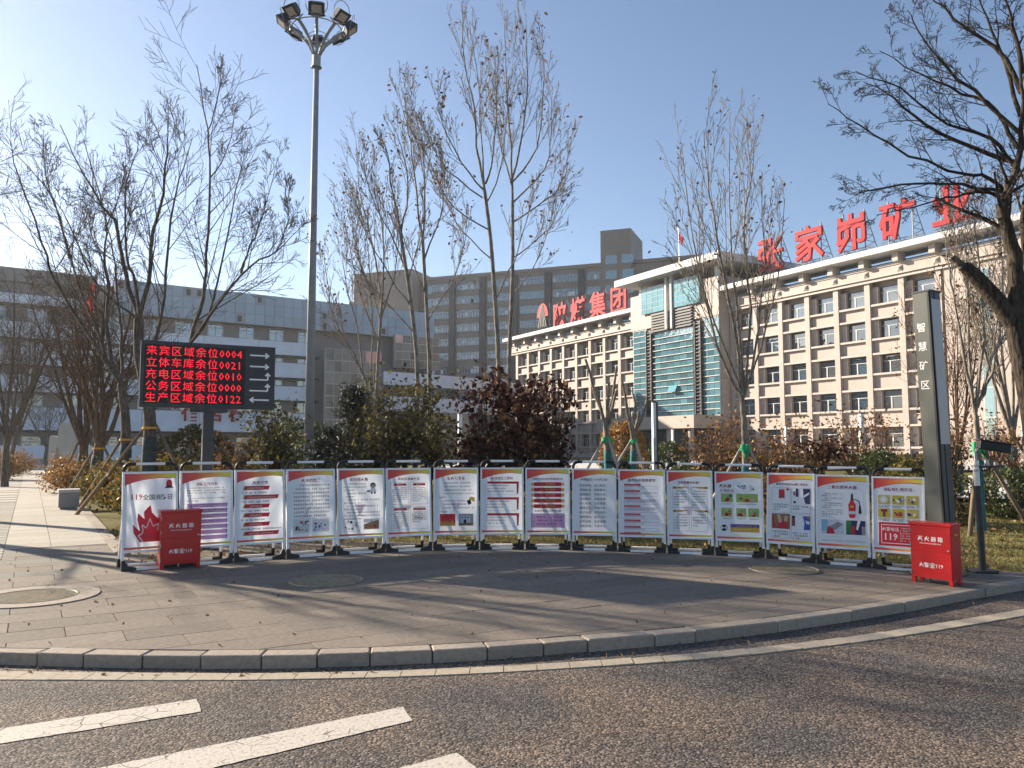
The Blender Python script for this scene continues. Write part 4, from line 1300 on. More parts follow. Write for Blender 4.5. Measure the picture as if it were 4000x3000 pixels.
def p7(P):
    P.std('防火七不宜', 0.135, 0.085)
    for v, n, e in ((0.205,1,0.85),(0.262,1,0.85),(0.318,1,0.9),(0.372,1,0.95),(0.43,1,0.3),(0.485,1,0.72),(0.54,1,0.75),(0.595,1,0.95),(0.655,1,0.32)):
        iu = 0.20 if e > 0.4 else 0.10
        P.lines(iu, v, e, 1, 0.05, h=0.032, last=1.0, indent=False)
    P.poly([(0.36,0.53),(0.62,0.53),(0.52,0.63),(0.46,0.63)], 'blush', 1, 'watermark'); P.poly([(0.36,0.70),(0.46,0.62),(0.62,0.70),(0.48,0.65)], 'blush', 1, 'watermark')
    P.poly([(0.75,0.50),(0.84,0.47),(0.87,0.54),(0.80,0.565)], 'black', 2, 'picture'); P.poly([(0.80,0.46),(0.86,0.43),(0.95,0.45),(0.94,0.52),(0.86,0.49)], 'gold', 3, 'picture')
    P.rect(0.11, 0.70, 0.48, 0.885, 'crimson', 1, 'picture'); 
    for k in range(12):
        P.poly([(0.11+k*0.031,0.885),(0.115+k*0.031,0.80+0.03*(k%3)),(0.125+k*0.031,0.82),(0.13+k*0.031,0.77+0.02*(k%4)),(0.141+k*0.031,0.885)], 'gold', 2, 'picture')
    P.rect(0.56, 0.70, 0.91, 0.885, 'grey', 1, 'picture'); P.rect(0.60, 0.73, 0.84, 0.84, 'pale', 2, 'picture'); P.rect(0.56, 0.845, 0.91, 0.885, 'brown', 2, 'picture'); P.rect(0.68, 0.79, 0.74, 0.845, 'black', 3, 'picture')
    for k in range(3): P.rect(0.63+k*0.07, 0.745, 0.66+k*0.07, 0.77, 'black', 3, 'picture')
def p8(P):
    P.std('火场逃生三原则', 0.135, 0.078)
    for k in range(3):
        v = 0.195 + k*0.25
        P.rect(0.13, v, 0.92, v+0.034, 'crimson', 2); P.poly([(0.86,v+0.03),(0.92,v+0.03),(0.905,v+0.195),(0.87,v+0.195)], 'crimson', 2)
        P.outline(0.07, v+0.036, 0.87, v+0.21, 'sky', 0.006)
        P.text('“三要”' if k == 0 else ('“三救”' if k == 1 else '“三不”'), 0.47, v+0.028, 0.045, 'gold', 0.002, 3, name='bar_text')
        P.lines(0.11, v+0.055, 0.70, 1, 0.05, h=0.030, last=1, indent=False); P.lines(0.11, v+0.10, 0.60, 1, 0.05, h=0.030, last=1, indent=False)
        P.lines(0.11, v+0.145, 0.80 if k == 0 else 0.55, 1, 0.05, h=0.030, last=1, indent=False)
def p9(P):
    P.std('火灾中逃生的五种错误行为', 0.14, 0.062)
    for k, t in enumerate(('一、原路脱险', '二、向光朝亮', '三、盲目追随', '四、奔跑呼喊', '五、冒险跳楼')):
        v = 0.205 + k*0.087
        P.rect(0.10, v+0.008, 0.90, v+0.052, 'gold', 1); P.rect(0.17, v, 0.83, v+0.060, 'crimson', 2)
        P.text(t, 0.50, v+0.045, 0.062, 'gold', 0.004, 3, name='bar_text')
    P.text('火灾时被困人员的心理', 0.5, 0.672, 0.064, 'plum', 0.008)
    P.rect(0.10, 0.70, 0.90, 0.915, 'pink', 1); P.outline(0.10, 0.70, 0.90, 0.915, 'plum', 0.007)
    for u, v, t in ((0.15,0.765,'1、恐惧心理'),(0.56,0.765,'2、趋光心理'),(0.15,0.82,'3、习惯性心理'),(0.56,0.82,'4、就近心理'),(0.15,0.875,'5、模仿心理（从众心理）')):
        P.text(t, u, v, 0.052, 'plum', 0.006, 2, 'LEFT', 'body_text')
def p10(P):
    P.std('火场逃生八十字口诀', 0.14, 0.072)
    for k, t in enumerate(('熟悉环境，出口易找；','发现火情，报警要早；','保持镇定，有序外逃；','简易防护，低姿弯腰；','慎入电梯，改走楼道；','缓降逃生，不等不急；','火已及身，切勿惊跑；','被困室内，固守为妙；','互救自保，生命重要；','远离险地，不贪不恋。')):
        P.text(t, 0.14, 0.262 + k*0.0705, 0.071, 'black', 0.0, 2, 'LEFT', 'body_text')
    P.poly([(0.34,0.56),(0.52,0.56),(0.46,0.66),(0.40,0.66)], 'blush', 1, 'watermark')
def p11(P):
    P.std('查改火灾隐患要领', 0.135, 0.08)
    v = 0.20
    for k, n in enumerate((1, 2, 3, 3, 1, 1, 1, 1)):
        P.poly([(0.10,v),(0.46,v),(0.48,v+0.03),(0.10,v+0.03)], 'crimson', 2); P.lines(0.12, v+0.009, 0.44, 1, 0.02, 'cream', h=0.018, layer=3, last=1, indent=False)
        h = 0.03 + 0.015*n
        P.outline(0.10, v+0.036, 0.87, v+0.036+h, 'purple', 0.005)
        P.lines(0.12, v+0.044, 0.85 if n > 1 else 0.7, n, 0.0155, 'navy', h=0.0185, last=0.8, indent=False)
        v += 0.036 + h + 0.0155
    P.poly([(0.45,0.70),(0.62,0.78),(0.80,0.80),(0.60,0.80)], 'blush', 1, 'watermark')
def p12(P):
    P.std('怎样配置灭火器？', 0.15, 0.07)
    for u, v, h, n in ((0.10,0.225,0.325,6),(0.53,0.225,0.325,6),(0.10,0.585,0.325,6),(0.53,0.585,0.325,5)):
        P.outline(u, v+0.01, u+0.38, v+h, 'grey', 0.006)
        P.poly([(u,v),(u+0.39,v),(u+0.20,v+0.03),(u,v+0.035)] if u < 0.5 else [(u,v),(u+0.40,v),(u+0.40,v+0.035),(u+0.20,v+0.03)], 'gold', 2)
        P.disc(u+0.045 if u < 0.5 else u+0.35, v+0.014, 0.03, 'brown', 3, 0.8)
        P.lines(u+0.03, v+0.06, u+0.36, n, 0.042, h=0.031, last=0.45)
    P.poly([(0.34,0.53),(0.60,0.53),(0.50,0.66),(0.45,0.66)], 'blush', 1, 'watermark'); P.poly([(0.52,0.70),(0.72,0.74),(0.86,0.75),(0.66,0.77)], 'blush', 1, 'watermark')
def p13(P):
    P.std(None)
    P.text('灭火器', 0.20, 0.215, 0.092, 'plum', 0.012); P.text('使用方法', 0.235, 0.285, 0.078, 'plum', 0.012)
    P.scribble(0.46, 0.17, 0.70, 0.28, ['sky', 'white', 'blue', 'pale'], 12); P.scribble(0.72, 0.17, 0.86, 0.28, ['pale', 'green', 'white'], 8)
    for u0, u1, v in ((0.10,0.36,0.31),(0.44,0.92,0.31),(0.10,0.34,0.53),(0.44,0.66,0.53),(0.70,0.94,0.53)):
        P.rect(u0, v, u1, v+0.13, 'lime', 1, 'picture'); P.scribble(u0, v+0.05, u1, v+0.13, ['crimson', 'black', 'skin'], 7)
        P.disc((u0+u1)/2, v+0.10, 0.05, 'crimson', 3.5, 0.8); P.scribble(u0, v, u1, v+0.07, ['skin', 'green', 'grey', 'skin'], 5)
        P.lines(u0+0.03, v+0.15, u1-0.02, 1, 0.03, h=0.024, last=1, indent=False)
    P.disc(0.16, 0.83, 0.075, 'black', 2); P.poly([(0.16,0.83),(0.09,0.86),(0.10,0.80)], 'white', 3, 'picture'); P.poly([(0.16,0.83),(0.22,0.86),(0.22,0.80)], 'white', 3, 'picture')
    P.rect(0.30, 0.77, 0.94, 0.82, 'purple', 1); P.rect(0.30, 0.82, 0.94, 0.89, 'gold', 1); P.lines(0.36, 0.79, 0.90, 1, 0.04, 'gold', h=0.035, last=1); P.lines(0.36, 0.84, 0.75, 1, 0.04, 'cream', h=0.03, last=1, indent=False)
def p14(P):
    P.std('推车式干粉灭火器使用方法', 0.125, 0.06, 0.53)
    for u, v in ((0.08,0.19),(0.53,0.19),(0.08,0.575),(0.53,0.575)): P.outline(u, v, u+0.42, v+0.37, 'grey', 0.006)
    P.rect(0.24, 0.215, 0.37, 0.34, 'crimson', 2, 'picture'); P.rect(0.255, 0.20, 0.36, 0.22, 'pale', 2.4, 'picture'); P.rect(0.25, 0.34, 0.36, 0.39, 'white', 3, 'picture'); P.rect(0.24, 0.335, 0.37, 0.35, 'black', 3, 'picture'); P.disc(0.44, 0.215, 0.03, 'crimson', 2.5)
    P.poly([(0.78,0.20),(0.94,0.20),(0.94,0.42),(0.84,0.42),(0.80,0.34)], 'navy', 2, 'picture'); P.rect(0.56, 0.20, 0.62, 0.32, 'white', 2, 'picture'); P.rect(0.57, 0.24, 0.61, 0.30, 'crimson', 3, 'picture'); P.rect(0.62, 0.20, 0.68, 0.32, 'navy', 2.4, 'picture'); P.poly([(0.80,0.30),(0.92,0.25),(0.92,0.28),(0.81,0.33)], 'white', 3, 'picture'); P.disc(0.60, 0.40, 0.03, 'navy', 2.5)
    P.rect(0.085, 0.58, 0.495, 0.80, 'brown', 1.5, 'picture'); P.poly([(0.20,0.80),(0.24,0.70),(0.36,0.66),(0.44,0.72),(0.47,0.80)], 'crimson', 2.4, 'picture'); P.poly([(0.20,0.59),(0.28,0.60),(0.32,0.70),(0.25,0.72)], 'skin', 3, 'picture'); P.poly([(0.38,0.60),(0.46,0.62),(0.42,0.70),(0.36,0.68)], 'skin', 3, 'picture'); P.poly([(0.09,0.60),(0.12,0.60),(0.18,0.80),(0.12,0.80)], 'crimson', 3, 'picture')
    P.rect(0.54, 0.60, 0.61, 0.75, 'black', 2, 'picture'); P.rect(0.55, 0.64, 0.59, 0.74, 'crimson', 3, 'picture'); P.poly([(0.78,0.60),(0.94,0.60),(0.94,0.80),(0.80,0.80),(0.82,0.70)], 'blue', 2, 'picture'); P.poly([(0.84,0.66),(0.94,0.68),(0.92,0.72),(0.86,0.71)], 'white', 3, 'picture'); P.disc(0.90, 0.62, 0.03, 'orange', 3)
    for u, v in ((0.12,0.43),(0.56,0.45),(0.12,0.83),(0.56,0.84)): P.lines(u, v, u+0.34, 3 if v != 0.45 else 2, 0.037, h=0.038, last=0.45, indent=False)
def p15(P):
    P.std('二氧化碳灭火器', 0.145, 0.085)
    P.outline(0.08, 0.225, 0.50, 0.59, 'pale', 0.005); P.outline(0.53, 0.225, 0.93, 0.59, 'pale', 0.005)
    for v, n in ((0.24, 2), (0.305, 2), (0.375, 3), (0.47, 4)): P.lines(0.09, v, 0.49, n, 0.0305, h=0.027, last=0.5)
    # cylinder with hose and horn
    P.poly([(0.63,0.56),(0.62,0.40),(0.645,0.37),(0.665,0.33),(0.725,0.33),(0.745,0.37),(0.77,0.40),(0.76,0.56),(0.74,0.585),(0.65,0.585)], 'crimson', 2, 'picture'); P.rect(0.625, 0.49, 0.765, 0.53, 'pale', 3, 'picture'); P.rect(0.66, 0.41, 0.73, 0.44, 'gold', 3, 'picture')
    P.poly([(0.68,0.24),(0.715,0.235),(0.72,0.33),(0.67,0.33)], 'black', 3, 'picture'); P.poly([(0.72,0.315),(0.80,0.325),(0.85,0.35),(0.86,0.40),(0.845,0.40),(0.83,0.36),(0.79,0.335),(0.72,0.325)], 'black', 3, 'picture'); P.poly([(0.835,0.40),(0.865,0.40),(0.885,0.52),(0.82,0.52)], 'black', 3, 'picture')
    P.rect(0.07, 0.62, 0.52, 0.82, 'pale', 1, 'picture'); P.rect(0.07, 0.62, 0.20, 0.78, 'sky', 1.5, 'picture'); P.poly([(0.17,0.82),(0.20,0.72),(0.30,0.70),(0.34,0.82)], 'crimson', 2.5, 'picture'); P.poly([(0.24,0.73),(0.40,0.64),(0.50,0.68),(0.36,0.76)], 'grey', 3, 'picture'); P.rect(0.36, 0.63, 0.51, 0.67, 'white', 2, 'picture')
    P.rect(0.57, 0.62, 0.95, 0.82, 'navy', 1, 'picture'); P.rect(0.57, 0.62, 0.68, 0.80, 'green', 1.5, 'picture'); P.rect(0.67, 0.70, 0.75, 0.81, 'crimson', 3, 'picture'); P.poly([(0.80,0.62),(0.86,0.62),(0.80,0.76),(0.77,0.74)], 'white', 3, 'picture'); P.rect(0.88, 0.70, 0.95, 0.82, 'grey', 2, 'picture')
    P.lines(0.15, 0.85, 0.50, 1, 0.03, 'pale', h=0.035, last=1, indent=False); P.lines(0.08, 0.905, 0.95, 1, 0.03, 'grey', h=0.028, last=1, indent=False)
def p16(P):
    P.std('消防栓使用方法', 0.145, 0.085)
    for r in range(2):
        for c in range(3):
            u, v = 0.09 + c*0.29, 0.235 + r*0.185
            P.rect(u, v, u+0.245, v+0.125, 'olive', 1, 'picture')
            if (r, c) == (0, 0): P.disc(u+0.12, v+0.06, 0.09, 'pale', 2, 0.9); P.disc(u+0.12, v+0.06, 0.05, 'white', 2.5, 0.9)
            elif (r, c) == (1, 0): P.rect(u+0.06, v+0.01, u+0.19, v+0.045, 'plum', 2, 'picture'); P.rect(u+0.10, v+0.04, u+0.15, v+0.115, 'plum', 2, 'picture')
            elif (r, c) == (1, 1): P.scribble(u+.03, v+.03, u+.22, v+.115, ['crimson', 'plum', 'pale'], 9)
            else: P.scribble(u, v+.02, u+.24, v+.115, ['pale', 'white', 'navy', 'skin'], 9)
            P.lines(u, v+0.135, u+0.25, 2, 0.02, h=0.028, last=0.9, indent=False)
    P.rect(0.10, 0.61, 0.96, 0.93, 'crimson', 1); P.outline(0.15, 0.64, 0.92, 0.90, 'white', 0.014)
    P.text('火警电话', 0.34, 0.725, 0.088, 'white', 0.006); P.text('119', 0.34, 0.85, 0.20, 'white', 0.018)
    P.lines(0.53, 0.675, 0.90, 6, 0.034, 'blush', h=0.03, last=0.8, indent=False)

posters = [
 (p1, 'poster stand with big red flame graphic, red siren and 119 heading'), (p2, 'poster stand headed 消防工作方针 with lilac text bars behind the red box'),
 (p3, 'poster stand headed 火灾分类 with six slanted red bars'), (p4, 'poster stand headed 火灾的危害 with two framed cartoons at its foot'),
 (p5, 'poster stand headed 如何报火警 with a helmeted child beside the text'), (p6, 'poster stand headed 灭火的基本方法 with four outlined text boxes'),
 (p7, 'poster stand headed 防火七不宜 with flame and house pictures'), (p8, 'poster stand headed 火场逃生三原则 with three blue boxes capped in red'),
 (p9, 'poster stand headed 火灾中逃生的五种错误行为 with five red and gold bars'), (p10, 'poster stand headed 火场逃生八十字口诀 with ten lines of large text'),
 (p11, 'poster stand headed 查改火灾隐患要领 with many small outlined text strips'), (p12, 'poster stand headed 怎样配置灭火器 with four gold capped boxes'),
 (p13, 'poster stand headed 灭火器使用方法 with small green pictures'), (p14, 'poster stand headed 推车式干粉灭火器使用方法 with four framed pictures'),
 (p15, 'poster stand headed 二氧化碳灭火器 with a red extinguisher drawing'), (p16, 'poster stand headed 消防栓使用方法 with red 119 block, behind the red box')]
BH = 1.31
PR = random.Random(21)
for k, (fn, label) in enumerate(posters):
    a, b = bp[k].copy(), bp[k+1].copy()
    wv = Vector((b.x - a.x, b.y - a.y, 0)); W = wv.length - 0.022; wv.normalize()
    c = (a + b) / 2
    rz = math.atan2(wv.y, wv.x) + PR.uniform(-0.03, 0.03)
    t = thing('poster_stand', label, 'poster stand', (c.x, c.y, c.z), rz, 'poster stands in an arc')
    tilt = R(-6.0)
    h = W / 2
    fr = {'rot': (tilt, 0, 0)}
    for sx in (-1, 1):
        m = MB(); m.box(sx*h - (0.032 if sx > 0 else 0), -0.012, 0.11, sx*h + (0 if sx > 0 else 0.032), 0.016, BH - 0.10); m.build('post', 'white_paint', t, **fr)
        # black plastic corners
        x0 = sx * h; i = -sx
        m = MB(); r = 0.075
        pts = [(x0 + i*0.016, 0.002, BH - 0.115)] + [(x0 + i*(0.016 + r*(1-math.cos(q))), 0.002, BH - 0.016 - r + r*math.sin(q)) for q in (0, .4, .8, 1.2, math.pi/2)] + [(x0 + i*0.15, 0.002, BH - 0.016)]
        m.tube(pts, 0.021, 8); m.build('top_corner', 'black_plastic', t, **fr)
        m = MB()
        m.prism([(x0 + i*0.0, 0.0), (x0 + i*0.17, 0.0), (x0 + i*0.17, 0.035), (x0 + i*0.06, 0.065), (x0 + i*0.04, 0.125), (x0 + i*0.0, 0.125)][::(1 if i > 0 else -1)], -0.022, 0.024, T=Matrix(((1,0,0,0),(0,0,1,0),(0,1,0,0),(0,0,0,1))))
        m.build('foot_corner', 'black_plastic', t, **fr)
    m = MB(); m.tube([(-h + 0.145, 0.002, BH - 0.016), (h - 0.145, 0.002, BH - 0.016)], 0.0165, 8); m.build('top_tube', 'white_paint', t, **fr)
    m = MB(); m.box(-h + 0.165, -0.014, 0.004, h - 0.165, 0.014, 0.034); m.build('bottom_tube', 'white_paint', t, **fr)
    # rear leg frame
    bt = R(14.0)
    bk = {'rot': (bt, 0, 0), 'loc': (0, 0.42, 0)}
    bh = BH - 0.10
    for sx in (-1, 1):
        m = MB(); m.box(sx*(h-0.05) - 0.014, -0.012, 0.10, sx*(h-0.05) + 0.014, 0.012, bh); m.build('rear_leg', 'white_paint', t, **bk)
        m = MB(); m.box(sx*(h-0.05) - 0.02, -0.022, 0.0, sx*(h-0.05) + 0.02, 0.022, 0.11); m.box(sx*(h-0.05) - (0.10 if sx > 0 else 0), -0.02, 0.0, sx*(h-0.05) + (0.10 if sx < 0 else 0), 0.02, 0.035); m.build('rear_foot', 'black_plastic', t, **bk)
    m = MB(); m.box(-h + 0.155, -0.012, 0.004, h - 0.155, 0.012, 0.030); m.build('rear_tube', 'white_paint', t, **bk)
    # panel and printed sheet
    zb, zt_ = 0.215, 1.195
    m = MB(); pw = W / 2 - 0.001
    m.add([(-pw, -0.022, zb), (pw, -0.022, zb), (pw, -0.022, zt_), (-pw, -0.022, zt_)], [(0, 1, 2, 3)])
    panel = m.build('panel', 'poster_white', t, **fr)
    m = MB()
    for q in ((-pw, zb, pw, zb+0.024), (-pw, zt_-0.022, pw, zt_), (-pw, zb+0.024, -pw+0.022, zt_-0.022), (pw-0.022, zb+0.024, pw, zt_-0.022)):
        m.box(q[0], -0.030, q[1], q[2], -0.0222, q[3])
    m.build('panel_frame', 'white_paint', panel)
    sc = (2*pw - 0.046) / PW_
    P = Poster(random.Random(100 + k)); fn(P)
    for (name, ink), mbq in P.q.items():
        o = mbq.build(name, GR_TOP if ink == 'HEAD' else 'print_' + ink, panel, loc=(0, -0.0235, zt_ - 0.024))
        o.scale = (sc, 1, 1)
        if name in ('body_text', 'picture', 'outline', 'colour_block', 'heading_text', 'bar_text', 'watermark'): o['kind'] = 'stuff'

# ================================================================== RED EXTINGUISHER BOXES
def red_box(px, py, rz, w, d, h, label):
    g = GR(px, py)
    t = thing('extinguisher_box', label, 'extinguisher box', g, rz, 'red fire extinguisher boxes')
    m = MB(); m.box(-w/2, 0, 0.06, w/2, d, h - 0.035); m.build('cabinet', 'red_box', t, bevel=0.004)
    m = MB(); m.box(-w/2 - 0.012, -0.014, h - 0.035, w/2 + 0.012, d + 0.01, h); m.build('lid', 'red_box', t, bevel=0.005)
    for x in (-w/2 + 0.001, w/2 - 0.046):
        for y in (0.001, d - 0.046):
            m = MB(); m.box(x, y, 0, x + 0.045, y + 0.045, 0.0598); m.build('foot', 'red_box', t)
    m = MB(); m.box(-w/2 + 0.006, -0.005, 0.062, w/2 - 0.006, -0.0002, h*0.52); m.box(-w/2 + 0.006, -0.005, h*0.525, w/2 - 0.006, -0.0002, h - 0.037)
    dr = m.build('front_panel', 'red_box', t, bevel=0.002)
    m = MB(); letter(m, '灭 火 器 箱', 0, -0.007, h*0.70, w*0.128, bold=0.014); m.build('front_lettering', 'white_print', dr)
    m = MB(); letter(m, 'FIRE EXTINGUISHER BOX', 0, -0.007, h*0.645, w*0.046, bold=0.004); m.build('small_lettering', 'white_print', dr)
    m = MB(); letter(m, '火警☎119', 0, -0.007, h*0.27, w*0.122, bold=0.014); m.build('front_lettering', 'white_print', dr)
    for zz in (h*0.16, h*0.40, h*0.62, h*0.86):
        m = MB(); m.cyl(-w/2 + 0.004, -0.006, zz - 0.022, zz + 0.022, 0.006, 8); m.build('hinge', 'galvanised', t)
    m = MB(); m.box(w/2 - 0.045, -0.016, h*0.55, w/2 - 0.02, -0.0055, h*0.575); m.build('latch', 'galvanised', t)
    m = MB(); m.box(w/2 + 0.0005, d*0.35, h*0.80, w/2 + 0.003, d*0.72, h*0.83); m.build('side_plate', 'print_gold', t)
    return t
red_box(703, 2221, R(32), 0.47, 0.20, 0.72, 'dark red fire extinguisher box in front of the flame poster stand')
red_box(3641, 2281, R(-54), 0.47, 0.22, 0.70, 'bright red fire extinguisher box in front of the grey pillar sign')

# ================================================================== LED SIGN
emis('led_red', (1.0, 0.012, 0.03), 0.55)
a, b = AT(543, 1581, 11.3), AT(1071, 1596, 12.2)
wv = Vector((b.x - a.x, b.y - a.y, 0)); W = wv.length
zb, zt_ = 2.07, 3.03
led = thing('led_sign', 'black LED parking sign with five red text rows and white arrows on one post', 'sign', (a.x, a.y, 0), math.atan2(wv.y, wv.x))
m = MB(); m.box(0, 0, zb, W, 0.16, zt_); cab = m.build('cabinet', 'dark_metal', led, bevel=0.006)
m = MB(); m.box(0.045, -0.004, zb + 0.055, W*0.765, -0.0005, zt_ - 0.055); scr = m.build('screen', 'led_face', cab)
rowh = (zt_ - zb - 0.11) / 5
for k, (t_, n_) in enumerate((('来宾区域余位', '0004'), ('立体车库余位', '0021'), ('充电区域余位', '0010'), ('公务区域余位', '0000'), ('生产区域余位', '0122'))):
    m = MB()
    z = zt_ - 0.055 - (k + 0.84) * rowh
    chw = (W*0.765 - 0.06) * 0.118
    for i, ch in enumerate(t_):
        letter(m, ch, 0.06 + (i + 0.5) * chw * 1.02, -0.0055, z, rowh * 0.9, bold=-0.004)
    for i, ch in enumerate(n_):
        letter(m, ch, 0.06 + 6.12*chw + (i + 0.5)*chw*0.52, -0.0055, z, rowh * 0.95, bold=-0.002, stretch=0.95)
    m.build('led_row', 'led_red', cab)
    # arrow
    m = MB(); ax0, ax1 = W*0.80, W*0.955; zc = z + rowh*0.34; q = 0.011
    F2 = Matrix(((1,0,0,0),(0,0,1,-0.004),(0,1,0,0),(0,0,0,1)))
    def pr(poly):
        if area(poly) < 0: poly = poly[::-1]
        m.add([(u, -0.003, v) for u, v in poly], [tuple(range(len(poly)))])
    if k < 2 or k == 4:
        f = (lambda u: u) if k < 2 else (lambda u: ax0 + ax1 - u)
        pr([(f(ax0), zc-q), (f(ax1-0.02), zc-q), (f(ax1-0.02), zc+q), (f(ax0), zc+q)])
        pr([(f(ax1), zc), (f(ax1-0.055), zc+0.045), (f(ax1-0.075), zc+0.03), (f(ax1-0.03), zc), (f(ax1-0.075), zc-0.03), (f(ax1-0.055), zc-0.045)][::-1])
    else:
        pr([(ax0, zc-0.03-q), (ax1-0.02, zc-0.03-q), (ax1-0.02, zc-0.03+q), (ax0, zc-0.03+q)])
        pr([(ax1-0.035, zc-0.03), (ax1-0.012, zc-0.03), (ax1-0.012, zc+0.06), (ax1-0.035, zc+0.06)])
        pr([(ax1-0.024, zc+0.085), (ax1-0.07, zc+0.035), (ax1-0.05, zc+0.022), (ax1-0.024, zc+0.055), (ax1+0.002, zc+0.022), (ax1+0.022, zc+0.035)])
    m.build('arrow', 'white_print', cab)
m = MB(); m.box(W*0.5 - 0.075, 0.01, 0, W*0.5 + 0.075, 0.15, zb - 0.06); m.build('post', 'dark_metal', led, bevel=0.008)
m = MB(); m.prism([(W*0.36, 0.005), (W*0.64, 0.005), (W*0.64, 0.155), (W*0.36, 0.155)], zb - 0.06, zb); m.build('bracket', 'dark_metal', led)
m = MB(); m.box(W*0.5 - 0.18, -0.08, -0.02, W*0.5 + 0.18, 0.24, 0.015); m.build('base_plate', 'dark_metal', led)

# ================================================================== HIGH-MAST LAMP
neck = AT(1237, 215, 20.0)
mast = thing('lamp_mast', 'tall grey lamp mast with a ring of eight floodlights on flared arms', 'lamp post', (neck.x, 20.0, -0.02))
H = neck.z
m = MB(); m.tube([(0,0,0), (0,0,H-0.32)], [0.13, 0.07], 14); m.build('pole', 'lamp_grey', mast, smooth=True)
m = MB(); m.cyl(0, 0, 0, 0.03, 0.27, 14); m.build('base_flange', 'lamp_grey', mast)
m = MB(); m.cyl(0, 0, H-0.32, H-0.30, 0.14, 16); m.cyl(0, 0, H-0.30, H, 0.108, 16); m.build('collar', 'lamp_grey', mast)
m = MB(); m.ring((0,0,H+0.20), 0.20, 0.012, 24); m.ring((0,0,H+0.38), 0.31, 0.012, 28); m.build('ring', 'lamp_grey', mast)
m = MB(); m.ring((0,0,H+0.70), 0.64, 0.014, 40); m.build('ring', 'lamp_grey', mast)
NA = 8
for k in range(NA):
    an = 2*math.pi*(k + 0.28)/NA
    dr = Vector((math.cos(an), math.sin(an), 0))
    up = Vector((0, 0, 1))
    prof = [(0.070, -0.02), (0.13, 0.12), (0.24, 0.32), (0.42, 0.53), (0.66, 0.71)]
    m = MB(); m.tube([dr*r + up*(H + z) for r, z in prof], [0.030, 0.033, 0.038, 0.044, 0.042], 7); arm = m.build('arm', 'lamp_grey', mast, smooth=True)
    c = dr*0.84 + up*(H + 0.85)
    fdir = (dr*0.62 - up*0.78).normalized()          # where the floodlight looks
    side = fdir.cross(up).normalized(); uu = side.cross(fdir)
    Tm = Matrix((( side.x, uu.x, fdir.x, c.x), (side.y, uu.y, fdir.y, c.y), (side.z, uu.z, fdir.z, c.z), (0,0,0,1)))
    m = MB()
    w, hh = 0.20, 0.17
    m.add([Tm @ Vector(v) for v in ((-w,-hh,0.10),(w,-hh,0.10),(w,hh,0.10),(-w,hh,0.10),(-w*.6,-hh*.6,-0.13),(w*.6,-hh*.6,-0.13),(w*.6,hh*.6,-0.13),(-w*.6,hh*.6,-0.13))], [(0,1,2,3),(4,7,6,5),(0,4,5,1),(1,5,6,2),(2,6,7,3),(3,7,4,0)])
    fl = m.build('floodlight', 'dark_metal', mast)
    m = MB(); m.add([Tm @ Vector(v) for v in ((-w*.62,-hh*.6,0.103),(w*.62,-hh*.6,0.103),(w*.62,hh*.6,0.103),(-w*.62,hh*.6,0.103))], [(0,1,2,3)]); m.build('lens', 'lamp_panel', fl)
    m = MB(); m.tube([c - uu*0.18 + side*0.22, c - uu*0.24 + side*0.0, c - uu*0.18 - side*0.22], 0.02, 5); m.build('yoke', 'aluminium', fl)
    m = MB(); m.ring(tuple(dr*0.88 + up*(H + 0.92)), 0.27, 0.010, 26, 5, ax=(dr*0.75 - up*0.2)); m.build('hoop', 'lamp_grey', mast)

# ================================================================== PILLAR SIGN
g = GR(3735, 2262)
pil_ = thing('pillar_sign', 'tall grey and black pillar sign with white lettering and a lit side panel', 'sign', (g.x - 0.02, g.y + 0.18, g.z), R(-26))
pil_.rotation_euler = (0, R(-1.6), R(-58))
ph = 3.56; w2 = 0.19
m = MB(); m.box(-w2, 0, 0, 0, 0.26, ph); body = m.build('body', 'pillar_grey', pil_, bevel=0.003)
m = MB(); m.box(0.0005, 0.02, 0, 0.03, 0.10, ph); m.box(0.0005, 0.12, 0, 0.03, 0.24, ph - 0.0); m.build('side_fin', 'dark_metal', pil_)
m = MB(); m.box(0.0002, 0.0, 0, 0.02, 0.26, ph + 0.0); m.build('side_face', 'black_plastic', pil_)
m = MB(); m.box(0.031, 0.03, 1.62, 0.036, 0.235, ph - 0.10); m.build('light_panel', 'lamp_panel', pil_)
m = MB(); m.box(-w2 - 0.008, -0.008, ph, 0.04, 0.27, ph + 0.02); m.build('cap', 'dark_metal', pil_)
m = MB()
for k, ch in enumerate('智慧矿区'):
    letter(m, ch, -w2*0.52, -0.003, ph - 0.50 - k*0.245, 0.125, bold=0.004)
m.build('lettering', 'white_print', body)
m = MB(); m.box(-w2 - 0.06, -0.06, -0.02, 0.1, 0.32, 0.012); m.build('base_plate', 'dark_metal', pil_)

# ================================================================== CAMERA POST
g = GR(3840, 2236)
cp_ = thing('camera_post', 'black and silver post carrying a bullet camera and small lamp beside the lawn', 'camera post', g)
cp_.rotation_euler = (0, R(-1.2), 0)
m = MB(); m.box(-0.14, -0.12, 0, 0.14, 0.12, 0.035); m.build('base', 'dark_metal', cp_, bevel=0.01)
m = MB(); m.cyl(0, 0, 0.03, 1.06, 0.042, 16); m.cyl(0, 0, 1.06, 1.10, 0.05, 16); m.build('lower_tube', 'dark_metal', cp_)
m = MB(); m.cyl(0, 0, 1.09, 1.42, 0.034, 16); m.build('upper_tube', 'aluminium', cp_)
m = MB(); m.cyl(0, 0, 1.28, 1.31, 0.042, 16); m.cyl(0, 0, 1.345, 1.37, 0.042, 16); m.build('clamp', 'galvanised', cp_)
m = MB(); m.prism([(0.03, -0.05), (0.33, -0.03), (0.38, 0.0), (0.33, 0.05), (0.03, 0.06)], 1.33, 1.355); m.build('shelf', 'dark_metal', cp_, bevel=0.004)
